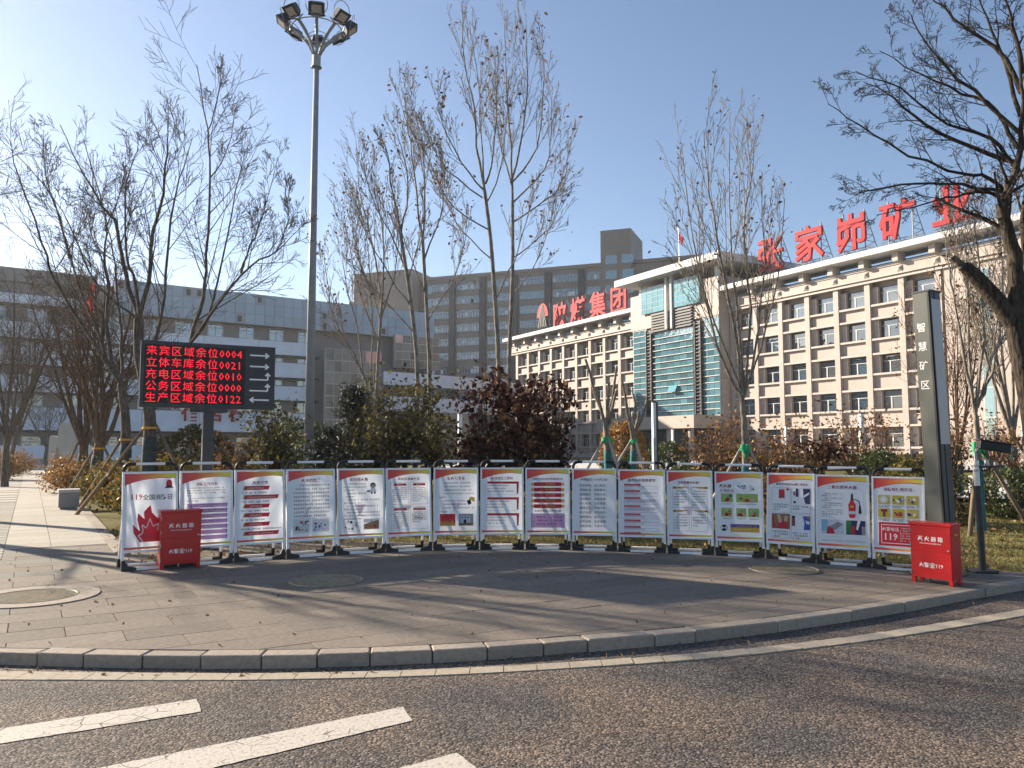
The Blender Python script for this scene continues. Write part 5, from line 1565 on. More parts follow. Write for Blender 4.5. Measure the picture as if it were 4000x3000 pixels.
m = MB(); m.tube([(0.04, 0, 1.30), (0.12, 0, 1.29), (0.2, 0, 1.335)], 0.012, 6); m.build('strut', 'dark_metal', cp_)
m = MB(); m.tube([(0.0, 0, 1.42), (0.0, 0, 1.52), (0.05, 0, 1.57)], 0.02, 8); m.build('camera_arm', 'galvanised', cp_)
Tc = Matrix.Translation((0.24, 0, 1.60)) @ Matrix.Rotation(R(10), 4, 'Y')
m = MB(); m.box(-0.20, -0.06, -0.06, 0.20, 0.06, 0.05, T=Tc); cb_ = m.build('camera_body', 'black_plastic', cp_, bevel=0.01)
m = MB(); m.box(-0.22, -0.075, 0.052, 0.26, 0.075, 0.062, T=Tc); m.build('sun_shield', 'dark_metal', cb_)
m = MB(); m.tube([Tc @ Vector((0.20, 0, -0.01)), Tc @ Vector((0.215, 0, -0.01))], 0.045, 16); m.build('lens', 'aluminium', cb_)
m = MB(); m.tube([(0.13, -0.02, 1.356), (0.13, -0.02, 1.43)], 0.028, 10); m.tube([(0.25, -0.01, 1.356), (0.25, -0.01, 1.40)], 0.022, 10); m.build('spotlight', 'galvanised', cp_)

# ================================================================== STONE BLOCKS, MONUMENTS, GARDEN LAMPS
def block(px, py, w, d, h, rz, label):
    g = GR(px, py)
    t = thing('stone_bench', label, 'stone bench', g, rz, 'stone benches along the path')
    m = MB(); m.box(-w/2, 0, 0.05, w/2, d, h - 0.07); m.build('bench_body', 'concrete_grey', t, bevel=0.008)
    m = MB(); m.box(-w/2 - 0.012, -0.012, h - 0.07, w/2 + 0.012, d + 0.012, h); m.build('bench_top', 'concrete_light', t, bevel=0.008)
    m = MB(); m.box(-w/2 + 0.04, 0.04, -0.03, w/2 - 0.04, d - 0.04, 0.05); m.build('plinth', 'concrete_grey', t)
block(268, 1991, 0.44, 0.44, 0.48, PA - math.pi/2, 'cube stone bench on the path border beside a leaning stake')
block(4, 1876, 0.7, 0.5, 0.50, PA - math.pi/2, 'stone bench cut by the left edge of the picture')
block(72, 1813, 1.0, 0.6, 0.55, PA - math.pi/2, 'distant stone bench on the left side of the path')
block(150, 1812, 1.0, 0.6, 0.5, PA - math.pi/2, 'distant stone bench on the right side of the path end')
def monument(px, Y, w, d, h, rz, label, step):
    p = AT(px, 1745, Y)
    t = thing('stone_monument', label, 'monument', (p.x, Y, -0.03), rz)
    m = MB(); m.prism([(0, 0), (w, 0), (w, h*0.97), (w*0.2, h), (0, h*0.93)], 0, d, T=Matrix(((1,0,0,0),(0,0,1,0),(0,1,0,0),(0,0,0,1)))); m.build('slab', 'monument_stone', t, bevel=0.02)
    m = MB(); m.box(-0.12, -0.15, 0, w + 0.2, d + 0.15, 0.35); m.build('foot', 'concrete_grey', t, bevel=0.02)
    if step:
        m = MB(); m.box(-0.30, -0.10, 0.35, -0.005, d*0.7, h*0.55); m.build('side_slab', 'monument_stone', t, bevel=0.02)
monument(224, 40, 0.80, 0.5, 2.75, R(10), 'tall grey stepped stone monument beside the hedge', True)
monument(190, 48, 0.45, 0.5, 2.2, R(10), 'slim white stone monument left of the grey one', False)
def garden_lamp(px, ytop, h, label, wide=0.0):
    Y = (h - EYE) * F / (HOR - ytop)
    p = AT(px, ytop, Y)
    t = thing('garden_lamp', label, 'garden lamp', (p.x, Y, -0.03), R(20), 'slim garden lamps')
    w = 0.075 + wide
    m = MB(); m.box(-w, -w, 0, w, w, h*0.62); m.build('post', 'stake_pale' if not wide else 'concrete_light', t)
    m = MB(); m.box(-w + .005, -w + .005, h*0.62, w - .005, w - .005, h - 0.03); m.build('diffuser', 'white_paint', t)
    m = MB(); m.box(-w - .005, -w - .005, h - 0.03, w + .005, w + .005, h); m.build('cap', 'dark_metal', t)
    if wide:
        m = MB(); m.box(w + .002, -w, 0, w + 0.06, w, h); m.build('dark_side', 'dark_metal', t)
garden_lamp(1797, 1611, 2.8, 'slim garden lamp between the olive tree and the red-leaved shrubs')
garden_lamp(2483, 1638, 2.8, 'slim garden lamp just left of the dark-sided lamp pillar')
garden_lamp(2553, 1566, 2.9, 'dark-sided lamp pillar in front of the entrance porch', -0.02)
garden_lamp(2627, 1675, 2.8, 'short looking garden lamp between the porch columns')
garden_lamp(3069, 1662, 2.8, 'garden lamp in the brown bushes right of the central tree')
garden_lamp(3362, 1611, 2.8, 'garden lamp beside the dark round-headed shrub on the right')
p = AT(345, 1745, 50)
flag('tall silver flagpole with a slack red flag behind the left trees', (p.x, 50, 0), AT(352, 1080, 50).z, 2.0, 1.4, -0.6)
p = AT(352, 1745, 52)
# ================================================================== VEGETATION
def tubes(name, branches, mat, parent):
    groups = {}
    for pts, rad, ns in branches:
        groups.setdefault((len(pts), ns), []).append((pts, rad))
    Vs, Fs, base = [], [], 0
    for (n, ns), lst in groups.items():
        P = np.array([l[0] for l in lst], dtype=np.float64)              # (B,n,3)
        Rr = np.array([l[1] for l in lst], dtype=np.float64)             # (B,n)
        T = np.empty_like(P)
        T[:, 1:-1] = P[:, 2:] - P[:, :-2]; T[:, 0] = P[:, 1] - P[:, 0]; T[:, -1] = P[:, -1] - P[:, -2]
        T /= np.linalg.norm(T, axis=2, keepdims=True) + 1e-9
        D0 = P[:, -1] - P[:, 0]
        ref = np.where(np.abs(D0[:, [2]]) > 0.8*np.linalg.norm(D0, axis=1, keepdims=True), np.array([[1.0, 0.13, 0]]), np.array([[0.11, 0, 1.0]]))
        U = np.cross(T, ref[:, None, :]); U /= np.linalg.norm(U, axis=2, keepdims=True) + 1e-9
        W = np.cross(T, U)
        a = np.arange(ns) * 2*np.pi/ns
        V = P[:, :, None, :] + Rr[:, :, None, None] * (U[:, :, None, :]*np.cos(a)[None, None, :, None] + W[:, :, None, :]*np.sin(a)[None, None, :, None])
        B = len(lst)
        idx = np.arange(B*n*ns).reshape(B, n, ns) + base
        a0 = idx[:, :-1, :]; a1 = np.roll(a0, -1, axis=2); b0 = idx[:, 1:, :]; b1 = np.roll(b0, -1, axis=2)
        Fs.append(np.stack([a0, a1, b1, b0], axis=-1).reshape(-1, 4))
        Vs.append(V.reshape(-1, 3)); base += B*n*ns
    return npmesh(name, np.concatenate(Vs), np.concatenate(Fs), mat, parent, True)

def perp(d, rng):
    v = rng.normal(size=3); v -= d * v.dot(d)
    return v / (np.linalg.norm(v) + 1e-9)

def grow(out, tips, p, d, L, r, lvl, S_, rng):
    """one branch with its children"""
    n = (7, 6, 5, 4, 4)[min(lvl, 4)]
    d = d / np.linalg.norm(d)
    pts = [p]; step = L / (n - 1); cur = d.copy()
    wig = S_.get('wig', 0.12)
    for i in range(n - 1):
        cur = cur + rng.normal(size=3)*wig + np.array([0, 0, S_['up'][min(lvl, len(S_['up'])-1)]])
        cur /= np.linalg.norm(cur)
        pts.append(pts[-1] + cur*step)
    pts = np.array(pts)
    rad = np.linspace(r, max(r*(0.14 if lvl == 0 else 0.34), S_.get('rmin', 0.004)), n)
    out.append((pts, rad, (8, 6, 5, 4, 3)[min(lvl, 4)]))
    spawn(out, tips, pts, rad, lvl, S_, rng, L)

def spawn(out, tips, pts, rad, lvl, S_, rng, L, t0=0.22):
    if lvl >= S_['depth']:
        tips.append(pts[-1]); tips.append(pts[len(pts)//2])
        return
    k = S_['kids'][min(lvl, len(S_['kids'])-1)]
    k = max(1, int(round(k * rng.uniform(0.75, 1.25))))
    n = len(pts)
    for i in range(k):
        t = t0 + (1 - t0) * ((i + rng.uniform(0.2, 0.9)) / k)
        f = min(t, 0.999) * (n - 1); a = int(f); q = f - a
        p = pts[a]*(1-q) + pts[a+1]*q
        d = pts[a+1] - pts[a]; d = d / (np.linalg.norm(d) + 1e-9)
        ang = R(S_['ang'][min(lvl, len(S_['ang'])-1)]) * rng.uniform(0.7, 1.25)
        nd = d*math.cos(ang) + perp(d, rng)*math.sin(ang)
        rr = rad[a]*(1-q) + rad[min(a+1, n-1)]*q
        cl = L * S_['len'][min(lvl, len(S_['len'])-1)] * rng.uniform(0.6, 1.2) * (1.15 - 0.6*t)
        grow(out, tips, p, nd, cl, max(rr*S_.get('thin', 0.5), S_.get('rmin', 0.004)), lvl + 1, S_, rng)

def smooth_line(P, k=3):
    """Catmull-Rom through the given points"""
    P = [np.array(p, dtype=float) for p in P]
    P = [2*P[0]-P[1]] + P + [2*P[-1]-P[-2]]
    out = []
    for i in range(1, len(P)-2):
        for j in range(k):
            t = j / k
            out.append(0.5*((2*P[i]) + (-P[i-1]+P[i+1])*t + (2*P[i-1]-5*P[i]+4*P[i+1]-P[i+2])*t*t + (-P[i-1]+3*P[i]-3*P[i+1]+P[i+2])*t**3))
    out.append(P[-2])
    return np.array(out)

def leaf_quads(name, pts, size, mat, parent, rng, var=0.5, aspect=0.6):
    pts = np.asarray(pts); n = len(pts)
    if n == 0: return None
    a = rng.normal(size=(n, 3)); a /= np.linalg.norm(a, axis=1, keepdims=True)
    b = np.cross(a, rng.normal(size=(n, 3))); b /= np.linalg.norm(b, axis=1, keepdims=True) + 1e-9
    s = (size * rng.uniform(1-var, 1+var, size=(n, 1)))
    V = np.stack([pts - a*s, pts + b*s*aspect - a*s*0.1, pts + a*s, pts - b*s*aspect - a*s*0.1], axis=1).reshape(-1, 3)
    return npmesh(name, V, np.arange(4*n).reshape(n, 4), mat, parent)

SPREAD = dict(depth=3, kids=[12, 7, 4], ang=[38, 40, 36], len=[0.42, 0.48, 0.62], up=[0.06, 0.05, 0.04], wig=0.065, thin=0.42, rmin=0.0042)
UPRIGHT = dict(depth=3, kids=[13, 6, 2], ang=[24, 27, 28], len=[0.42, 0.40, 0.45], up=[0.10, 0.10, 0.06], wig=0.05, thin=0.42, rmin=0.005)
OLD = dict(depth=4, kids=[11, 7, 4, 2], ang=[36, 42, 42, 40], len=[0.33, 0.46, 0.56, 0.62], up=[0.01, 0.0, 0.0, 0.0], wig=0.09, thin=0.42, rmin=0.0032)

def stake_parts(t, base, att, feet, mat):
    for fx, fy in feet:
        top = Vector((att[0], att[1], att[2])); ft = Vector((fx, fy, -0.05))
        d = (top - ft)
        m = MB(); m.tube([ft, ft + d*0.5 + Vector((0, 0, -0.01)), ft + d*1.06], [0.045, 0.04, 0.033], 7); m.build('support_stake', mat, t, smooth=True)

def traced_tree(name, label, Y, trunk, limbs, spec, bark, seed, r0, group=None, wrap=None, strap=None, stakes=(), stake_mat='stake_wood',
                leaf=None, nleaf=0, leafsize=0.045, lowr=None, spread=0.22, tie=False, limbw=1.0):
    """trunk and limbs are traced in the picture; each limb gets its own depth so the crown is round"""
    rng = np.random.default_rng(seed)
    b = UA(trunk[0][0], trunk[0][1], Y)
    base = Vector((b.x, Y, gz(b.x) - 0.05))
    t = thing(name, label, 'tree', base, 0, group)
    off = np.array([base.x, base.y, base.z])
    tp = [np.array(UA(x, y, Y)) for x, y in trunk]
    tp[0][2] = base.z
    tp = smooth_line(tp, 3) - off
    n = len(tp)
    rt = np.linspace(r0, r0*0.72, n); rt[0] *= 1.25
    out, tips = [(tp, rt, 12)], []
    tubes('trunk', out, bark, t)
    out = []
    for li, (pts, rr) in enumerate(limbs):
        L2 = 0.0
        w = []
        q = rng.uniform(-1, 1) * spread
        for i, (x, y) in enumerate(pts):
            p0 = np.array(UA(x, y, Y))
            if i: L2 += np.linalg.norm(p0 - np.array(UA(*pts[i-1], Y)))
            p = np.array(UA(x, y, Y + q * L2))
            w.append(p)
        w = smooth_line(w, 3) - off
        w[1:-1] += rng.normal(size=w[1:-1].shape) * 0.015
        rad = np.linspace(r0*rr*limbw, max(0.006, r0*rr*limbw*0.16), len(w))
        out.append((w, rad, 7))
        spawn(out, tips, w, rad, 0, spec, rng, max(L2, 1.0) * 0.85, 0.25)
    tubes('crown', out, bark, t)
    if leaf and nleaf and tips:
        tt = np.array(tips)
        sel = rng.integers(0, len(tt), nleaf)
        leaf_quads('leaves', tt[sel] + rng.normal(size=(nleaf, 3))*0.10, leafsize, leaf, t, rng)
    finish_tree(t, tp, rt, wrap, strap, stakes, stake_mat, tie)
    return t

def finish_tree(t, tp, rt, wrap, strap, stakes, stake_mat, tie):
    zs = tp[:, 2]
    def on(z):
        i = int(np.clip(np.searchsorted(zs, z), 1, len(zs)-1)); f = (z - zs[i-1]) / max(1e-6, zs[i] - zs[i-1])
        return tp[i-1]*(1-f) + tp[i]*f, rt[i-1]*(1-f) + rt[i]*f
    if wrap:
        mat, z1 = wrap
        P, rr = [], []
        for z in np.linspace(0.03, z1, 9):
            c, r = on(z); P.append(c); rr.append(r + 0.012 + 0.006*math.sin(z*19))
        m = MB(); m.tube([Vector(p) for p in P], rr, 12); m.build('trunk_wrap', mat, t, smooth=True)
    if strap:
        c, r = on(strap); m = MB(); m.tube([Vector(c) - Vector((0,0,0.025)), Vector(c) + Vector((0,0,0.025))], r + 0.03, 12); m.build('strap', 'yellow_strap', t)
    if tie:
        z = strap or 1.9
        c, r = on(z); m = MB(); rg = random.Random(int(abs(t.location.x*100)))
        for k in range(5):
            an = rg.uniform(0, 6.28); p = Vector(c) + Vector((math.cos(an), math.sin(an), 0))*(r + 0.02)
            q = p + Vector((rg.uniform(-.06, .06), rg.uniform(-.06, .06), rg.uniform(-.22, .05)))
            m.tube([p + Vector((0,0,0.1)), p, q], [0.03, 0.05, 0.02], 6)
        m.tube([Vector(c) - Vector((0,0,0.06)), Vector(c) + Vector((0,0,0.06))], r + 0.035, 10)
        m.build('green_tie', 'green_tie', t)
    if stakes:
        z = strap or 1.9
        for dx, dy in stakes:
            c, r = on(z)
            u = Vector((-dx, -dy, 0)).normalized()
            stake_parts(t, None, (c[0] - u.x*(r+0.02), c[1] - u.y*(r+0.02), z), [(dx, dy)], stake_mat)

def auto_tree(name, label, pos, h, r0, spec, bark, seed, nl=6, fork=0.3, lean=0.25, group=None, stub=False, leaf=None, nleaf=0, leafsize=0.045, wrap=None, strap=None, stakes=(), stake_mat='stake_wood', tie=False, cat='tree', limbf=0.75):
    rng = np.random.default_rng(seed)
    t = thing(name, label, cat, (pos[0], pos[1], gz(pos[0]) - 0.05), 0, group)
    fh = h * fork
    tp = smooth_line([(0, 0, 0), (rng.normal()*0.03, rng.normal()*0.03, fh*0.5), (rng.normal()*0.05, rng.normal()*0.05, fh)], 3)
    rt = np.linspace(r0*1.2, r0*0.8, len(tp))
    tubes('trunk', [(tp, rt, 10)], bark, t)
    out, tips = [], []
    for i in range(nl):
        an = 2*math.pi*(i + rng.uniform(-0.3, 0.3))/nl
        k = lean * rng.uniform(0.4, 1.3)
        d = np.array([math.cos(an)*k, math.sin(an)*k, 1.0])
        start = tp[-1] - np.array([0, 0, rng.uniform(0, fh*0.18)])
        if stub:
            L = (h - fh) * rng.uniform(0.5, 1.0); n = 5
            d /= np.linalg.norm(d); pts = np.array([start + d*L*j/(n-1) + rng.normal(size=3)*0.02 for j in range(n)]); rad = np.linspace(r0*0.5, r0*0.36, n)
            out.append((pts, rad, 7))
            for _ in range(4):
                f = rng.uniform(0.3, 1.0); p = start + d*L*f; dd = d + perp(d, rng)*0.5
                grow(out, tips, p, dd, L*rng.uniform(0.15, 0.4), r0*0.10, 3, spec, rng)
        else:
            grow(out, tips, start, d, (h - fh)*rng.uniform(0.75, 1.05), r0*limbf*rng.uniform(0.6, 0.9), 0, spec, rng)
    tubes('crown', out, bark, t)
    if leaf and nleaf and tips:
        tt = np.array(tips); sel = rng.integers(0, len(tt), nleaf)
        leaf_quads('leaves', tt[sel] + rng.normal(size=(nleaf, 3))*0.12, leafsize, leaf, t, rng)
    finish_tree(t, tp, rt, wrap, strap, stakes, stake_mat, tie)
    return t

ALT = {'leaf_red': 'leaf_brown', 'leaf_olive': 'leaf_hedge', 'leaf_brown': 'leaf_orange', 'leaf_hedge': 'leaf_orange', 'leaf_orange': 'leaf_brown', 'leaf_green': 'leaf_hedge'}
def shrub(name, label, pos, w, h, mat, seed, n=2600, size=0.045, clumps=26, bark='bark_brown', group=None, z0=0.05, tall=1.0, stems=9, cat='shrub', trunk=None):
    rng = np.random.default_rng(seed)
    t = thing(name, label, cat, (pos[0], pos[1], gz(pos[0]) - 0.05), 0, group)
    out = []
    zb = trunk or 0.0
    cs = []
    for i in range(clumps):
        an = rng.uniform(0, 2*math.pi); rr = math.sqrt(rng.uniform(0, 1)) * w/2 * 0.85
        zf = rng.uniform(0.12, 1.0)
        prof = math.sin(min(1.0, zf*0.9 + 0.15)*math.pi)**0.5 if tall == 1.0 else 1.0
        cs.append((rr*math.cos(an)*prof, rr*math.sin(an)*prof, zb + z0 + (h - zb - z0)*zf*0.93))
    cs = np.array(cs)
    if trunk:
        tubes('trunk', [(np.array([(0, 0, 0), (0.02, 0, trunk*0.5), (0, 0.02, trunk*1.1)]), np.array([0.05, 0.045, 0.04]) , 8)], bark, t)
    for c in cs[:stems*3]:
        s = np.array([rng.normal()*0.05, rng.normal()*0.05, zb])
        mid = s*0.5 + c*0.5 + np.array([-c[0]*0.15, -c[1]*0.15, 0])
        pl = smooth_line([s, mid, c], 3)
        out.append((pl, np.linspace(0.016, 0.006, len(pl)), 4))
        for _ in range(7):
            k = rng.integers(2, len(pl)-1); d = perp((c - s)/np.linalg.norm(c - s), rng)*0.6 + np.array([0, 0, 0.6])
            q = np.array([pl[k] + d*0.12*j*h/2 for j in range(4)]); out.append((q, np.linspace(0.007, 0.003, 4), 3))
    tubes('stems', out, bark, t)
    sg = max(0.06, 0.26*w/2)
    idx = rng.integers(0, clumps, n)
    pts = cs[idx] + rng.normal(size=(n, 3)) * np.array([sg, sg, sg*0.85])
    pts = pts[pts[:, 2] > 0.04]
    cut = int(len(pts) * 0.76)
    leaf_quads('leaves', pts[:cut], size, mat, t, rng)
    leaf_quads('faded_leaves', pts[cut:], size, ALT[mat], t, rng)
    return t

def ball_bush(name, label, pos, r, h, mat, seed, n=2600, size=0.035, group=None):
    rng = np.random.default_rng(seed)
    t = thing(name, label, 'bush', (pos[0], pos[1], gz(pos[0]) - 0.05), 0, group)
    v = rng.normal(size=(n, 3)); v /= np.linalg.norm(v, axis=1, keepdims=True)
    bump = 1 + 0.10*np.sin(v[:, 0]*7 + seed) * np.sin(v[:, 1]*6) + 0.07*np.sin(v[:, 2]*9 + seed)
    k = rng.uniform(0.72, 1.03, size=(n, 1)) ** 0.6
    pts = v * k * bump[:, None] * np.array([r, r, h/2]) + np.array([0, 0, h/2])
    leaf_quads('leaves', pts[pts[:, 2] > 0.02], size, mat, t, rng)
    out = []
    for i in range(12):
        d = v[i] * np.array([r, r, h/2])*0.8 + np.array([0, 0, h/2])
        out.append((np.array([(0, 0, 0), d*0.5, d]), np.array([0.02, 0.015, 0.008]), 4))
    tubes('stems', out, 'bark_brown', t)
    return t

def conifer(name, label, pos, h, w, seed):
    rng = np.random.default_rng(seed)
    t = thing(name, label, 'tree', (pos[0], pos[1], gz(pos[0]) - 0.05), 0)
    tp = np.array([(0, 0, 0), (0.02, 0.01, h*0.5), (0.0, 0.0, h)])
    tubes('trunk', [(tp, np.array([0.07, 0.05, 0.015]), 8)], 'bark_dark', t)
    out, pts = [], []
    for i in range(120):
        f = rng.uniform(0.03, 0.97)
        L = w/2 * (1.06 - f)**0.75 * rng.uniform(0.6, 1.2)
        an = rng.uniform(0, 2*math.pi)
        d = np.array([math.cos(an), math.sin(an), 0.25 + 0.5*f])
        s = np.array([0, 0, f*h])
        c = np.array([s + d*L*j/5 + np.array([0, 0, 0.05*j*j/25]) for j in range(6)])
        out.append((c, np.linspace(0.014, 0.005, 6), 4))
        for j in range(1, 6):
            for _ in range(14):
                pts.append(c[j] + rng.normal(size=3)*np.array([0.07, 0.07, 0.06]))
    tubes('branches', out, 'bark_dark', t)
    leaf_quads('needles', np.array(pts), 0.06, 'needle_dark', t, rng, aspect=0.16)
    return t

def XY(u, Y):                            # picture column (2212 wide) at a given distance -> x
    return (UA(u, HOR / K, Y).x, Y)

# ---- left group of wide pruned trees
traced_tree('pruned_tree', 'large bare tree with forked grey limbs rising behind the LED sign', 17.0, [(318,1000),(324,930),(316,850),(300,760),(300,690)],
    [([(300,690),(280,620),(262,548),(250,483),(232,460),(200,410),(173,360),(130,270)], .55), ([(300,690),(318,610),(333,500),(353,417),(360,333),(362,270)], .55),
     ([(302,700),(290,600),(273,553),(272,400),(300,320)], .42), ([(312,820),(335,740),(355,640),(368,477),(388,390),(415,300)], .45),
     ([(318,900),(390,790),(413,738),(440,640),(447,550),(455,383),(448,280),(425,140)], .58), ([(413,738),(450,690),(480,560),(510,410),(530,330)], .34),
     ([(405,750),(470,660),(540,575),(597,545),(640,500)], .36), ([(520,590),(540,530),(567,467),(600,340)], .22), ([(448,285),(470,220),(478,140)], .16), ([(455,383),(490,330),(512,220)], .16),
     ([(597,545),(625,470),(615,400)],.14), ([(300,690),(230,640),(180,560),(150,480),(110,420)], .30)],
    SPREAD, 'bark_grey', 41, 0.14, 'bare trees left of the sign', limbw=0.72, wrap=('dark_wrap', 1.75), strap=1.95, stakes=[(-1.95, 0.75), (1.1, 0.5), (-0.9, 1.4)])
traced_tree('pruned_tree', 'bare tree with wrapped trunk and long limb arching to the left edge', 19.5, [(270,1000),(272,930),(262,830)],
    [([(262,830),(225,760),(205,700),(170,620),(117,437),(80,383),(0,300)], .45), ([(262,830),(235,740),(233,614),(227,550),(227,467),(180,300)], .58),
     ([(262,830),(180,705),(115,600),(90,520),(40,380),(20,300)], .5), ([(262,830),(262,720),(250,600),(240,520),(205,400)], .45), ([(150,560),(130,470),(100,380),(95,280)], .25), ([(226,500),(260,420),(270,330)], .2)],
    SPREAD, 'bark_grey', 42, 0.135, 'bare trees left of the sign', limbw=0.72, wrap=('dark_wrap', 1.6), strap=1.72, stakes=[(-1.3, 0.3), (-0.5, 1.2)])
for i, (u, Y, h, sd, lab) in enumerate([(212, 23, 6.8, 51, 'brown-barked pollarded tree beside the flagpole, yellow strap low on the trunk'), (182, 27, 7.2, 52, 'brown-barked pollarded tree behind the stone monument'),
                            (14, 30, 8.2, 53, 'bare tree at the left picture edge across the path'), (28, 42, 8.6, 54, 'bare tree farther along the left side of the path'), (100, 58, 6.0, 55, 'small vase-shaped bare tree near the path end')]):
    x, y = XY(u, Y)
    auto_tree('pruned_tree', lab, (x, y), h, 0.16 if i < 2 else 0.12, SPREAD, 'bark_brown' if i < 2 else 'bark_grey', sd, nl=7, fork=0.24, lean=0.42, group='bare trees left of the sign',
              strap=1.5 if i == 0 else None, stakes=[(-1.2, 0.4), (0.9, 0.3)] if i < 2 else (), wrap=('dark_wrap', 1.3) if i < 2 else None)
# ---- street trees outside the left picture edge: their shadows cross the pavement and the road
for i, (x, y, h, sd, lab) in enumerate([(-13.5, 15.3, 8.5, 61, 'bare street tree just outside the left edge, nearest the path'), (-14.4, 18.2, 9.0, 62, 'second bare street tree left of the picture')]):
    auto_tree('street_tree', lab, (x, y), h, 0.17, SPREAD, 'bark_grey', sd, nl=6, fork=0.34, lean=0.36, group='street trees left of the picture')

# ---- tall upright trees in the centre
CT = 'tall upright trees in the garden'
traced_tree('upright_tree', 'tallest bare upright tree, left of the centre pair, with high forked leaders', 20.0, [(1079,1000),(1077,800),(1070,660),(1060,520),(1047,413)],
    [([(1047,413),(1030,317),(1024,233),(1004,133),(998,5)], .6), ([(1049,397),(1064,333),(1074,200),(1067,123)], .45), ([(1047,413),(997,350),(957,267),(944,190)], .4), ([(1042,427),(964,367),(937,320),(910,270)], .35),
     ([(1057,497),(980,450),(937,367),(900,290)], .35), ([(1047,413),(1040,300),(1032,180),(1015,60)], .4), ([(1050,440),(1080,370),(1095,260),(1090,200)], .35), ([(1062,560),(1000,500),(960,430),(940,380)], .3), ([(1070,650),(1110,560),(1140,470),(1150,400)], .3)],
    UPRIGHT, 'bark_pale', 71, 0.062, CT, leaf='leaf_brown', nleaf=260, leafsize=0.05, stakes=[(-1.1, 0.2), (0.9, 0.4)], stake_mat='stake_pale', tie=True)
traced_tree('upright_tree', 'tall bare upright tree, right of the centre pair, with many parallel leaders', 20.8, [(1094,1000),(1100,775),(1107,600),(1107,433)],
    [([(1107,433),(1104,317),(1094,200),(1089,25)], .6), ([(1105,390),(1130,283),(1140,167),(1136,30)], .5), ([(1107,393),(1160,317),(1174,167),(1172,100)], .45), ([(1109,437),(1177,363),(1190,283),(1194,187)], .42),
     ([(1108,480),(1164,440),(1210,400),(1237,283)], .4), ([(1104,560),(1157,520),(1200,470),(1228,350)], .32), ([(1105,400),(1085,330),(1072,260),(1070,130)], .4), ([(1103,640),(1150,580),(1185,500),(1200,420)], .3)],
    UPRIGHT, 'bark_pale', 72, 0.062, CT, leaf='leaf_brown', nleaf=260, leafsize=0.05)
traced_tree('upright_tree', 'bare upright tree with teal-wrapped trunk above the olive shrub', 19.0, [(893,1000),(902,830),(889,664),(864,498)],
    [([(864,498),(850,420),(835,330),(825,300)], .55), ([(866,505),(880,420),(872,340),(850,270)], .5), ([(875,580),(840,500),(800,420),(780,330)], .45), ([(889,664),(845,600),(800,520),(770,420)], .4), ([(880,610),(905,520),(915,430)], .35), ([(895,720),(840,660),(790,600),(760,520)], .3)],
    UPRIGHT, 'bark_pale', 73, 0.056, CT, leaf='leaf_brown', nleaf=190, wrap=('teal_wrap', 1.75), stakes=[(-0.9, 0.2), (1.0, 0.2)], tie=False)
traced_tree('upright_tree', 'bare upright tree with second teal-wrapped trunk left of the garden lamp', 19.6, [(922,1000),(928,831),(923,698),(913,517)],
    [([(913,517),(902,450),(890,333),(877,267),(860,190)], .55), ([(913,517),(918,400),(910,300),(882,200)], .5), ([(917,560),(950,470),(960,400),(955,330)], .4), ([(923,698),(970,620),(1000,540),(1010,470)], .35), ([(920,640),(880,540),(850,450)], .35)],
    UPRIGHT, 'bark_pale', 74, 0.056, CT, leaf='leaf_brown', nleaf=190, wrap=('teal_wrap', 1.75), stakes=[(1.3, -0.2), (0.8, 0.7)], tie=False)
traced_tree('upright_tree', 'bare upright tree leaning left just right of the lamp mast', 24.0, [(802,1000),(797,858),(775,790)],
    [([(775,790),(764,764),(720,684),(707,611),(700,540)], .55), ([(785,820),(770,700),(745,600),(735,520)], .5), ([(797,858),(805,740),(800,640),(770,540),(760,470)], .5), ([(780,800),(735,720),(715,650)], .3)],
    UPRIGHT, 'bark_pale', 75, 0.058, CT, leaf='leaf_brown', nleaf=190)
traced_tree('upright_tree', 'bare upright tree standing between the lamp mast and the teal-wrapped trunks', 25.0, [(808,1000),(814,831),(824,664)],
    [([(824,664),(810,560),(794,480),(775,400),(770,310)], .6), ([(824,664),(830,560),(820,450),(800,330)], .55), ([(818,740),(780,640),(755,540),(740,440)], .45), ([(820,700),(850,600),(860,500),(850,400)], .4), ([(822,690),(800,600),(790,500),(745,420)], .35)],
    UPRIGHT, 'bark_pale', 76, 0.06, CT, leaf='leaf_brown', nleaf=230)
traced_tree('upright_tree', 'bare upright tree with green tie and teal wrap in front of the entrance tower', 19.5, [(1609,1000),(1608,930),(1606,898),(1602,854)],
    [([(1601,854),(1561,781),(1527,664),(1494,498),(1472,310)], .55), ([(1604,848),(1587,698),(1557,564),(1535,420),(1520,280)], .55), ([(1604,848),(1595,698),(1576,520),(1577,250)], .55),
     ([(1608,848),(1621,664),(1605,498),(1625,380),(1628,300)], .5), ([(1610,845),(1644,748),(1680,600),(1695,430)], .42), ([(1606,860),(1640,700),(1650,560),(1645,440)], .42), ([(1600,840),(1545,700),(1510,600),(1480,480)], .35)],
    UPRIGHT, 'bark_pale', 77, 0.082, CT, leaf='leaf_brown', nleaf=230, wrap=('teal_wrap', 1.15), strap=1.6, stakes=[(0.85, -0.3), (-0.9, 0.5)], stake_mat='stake_pale', tie=True)
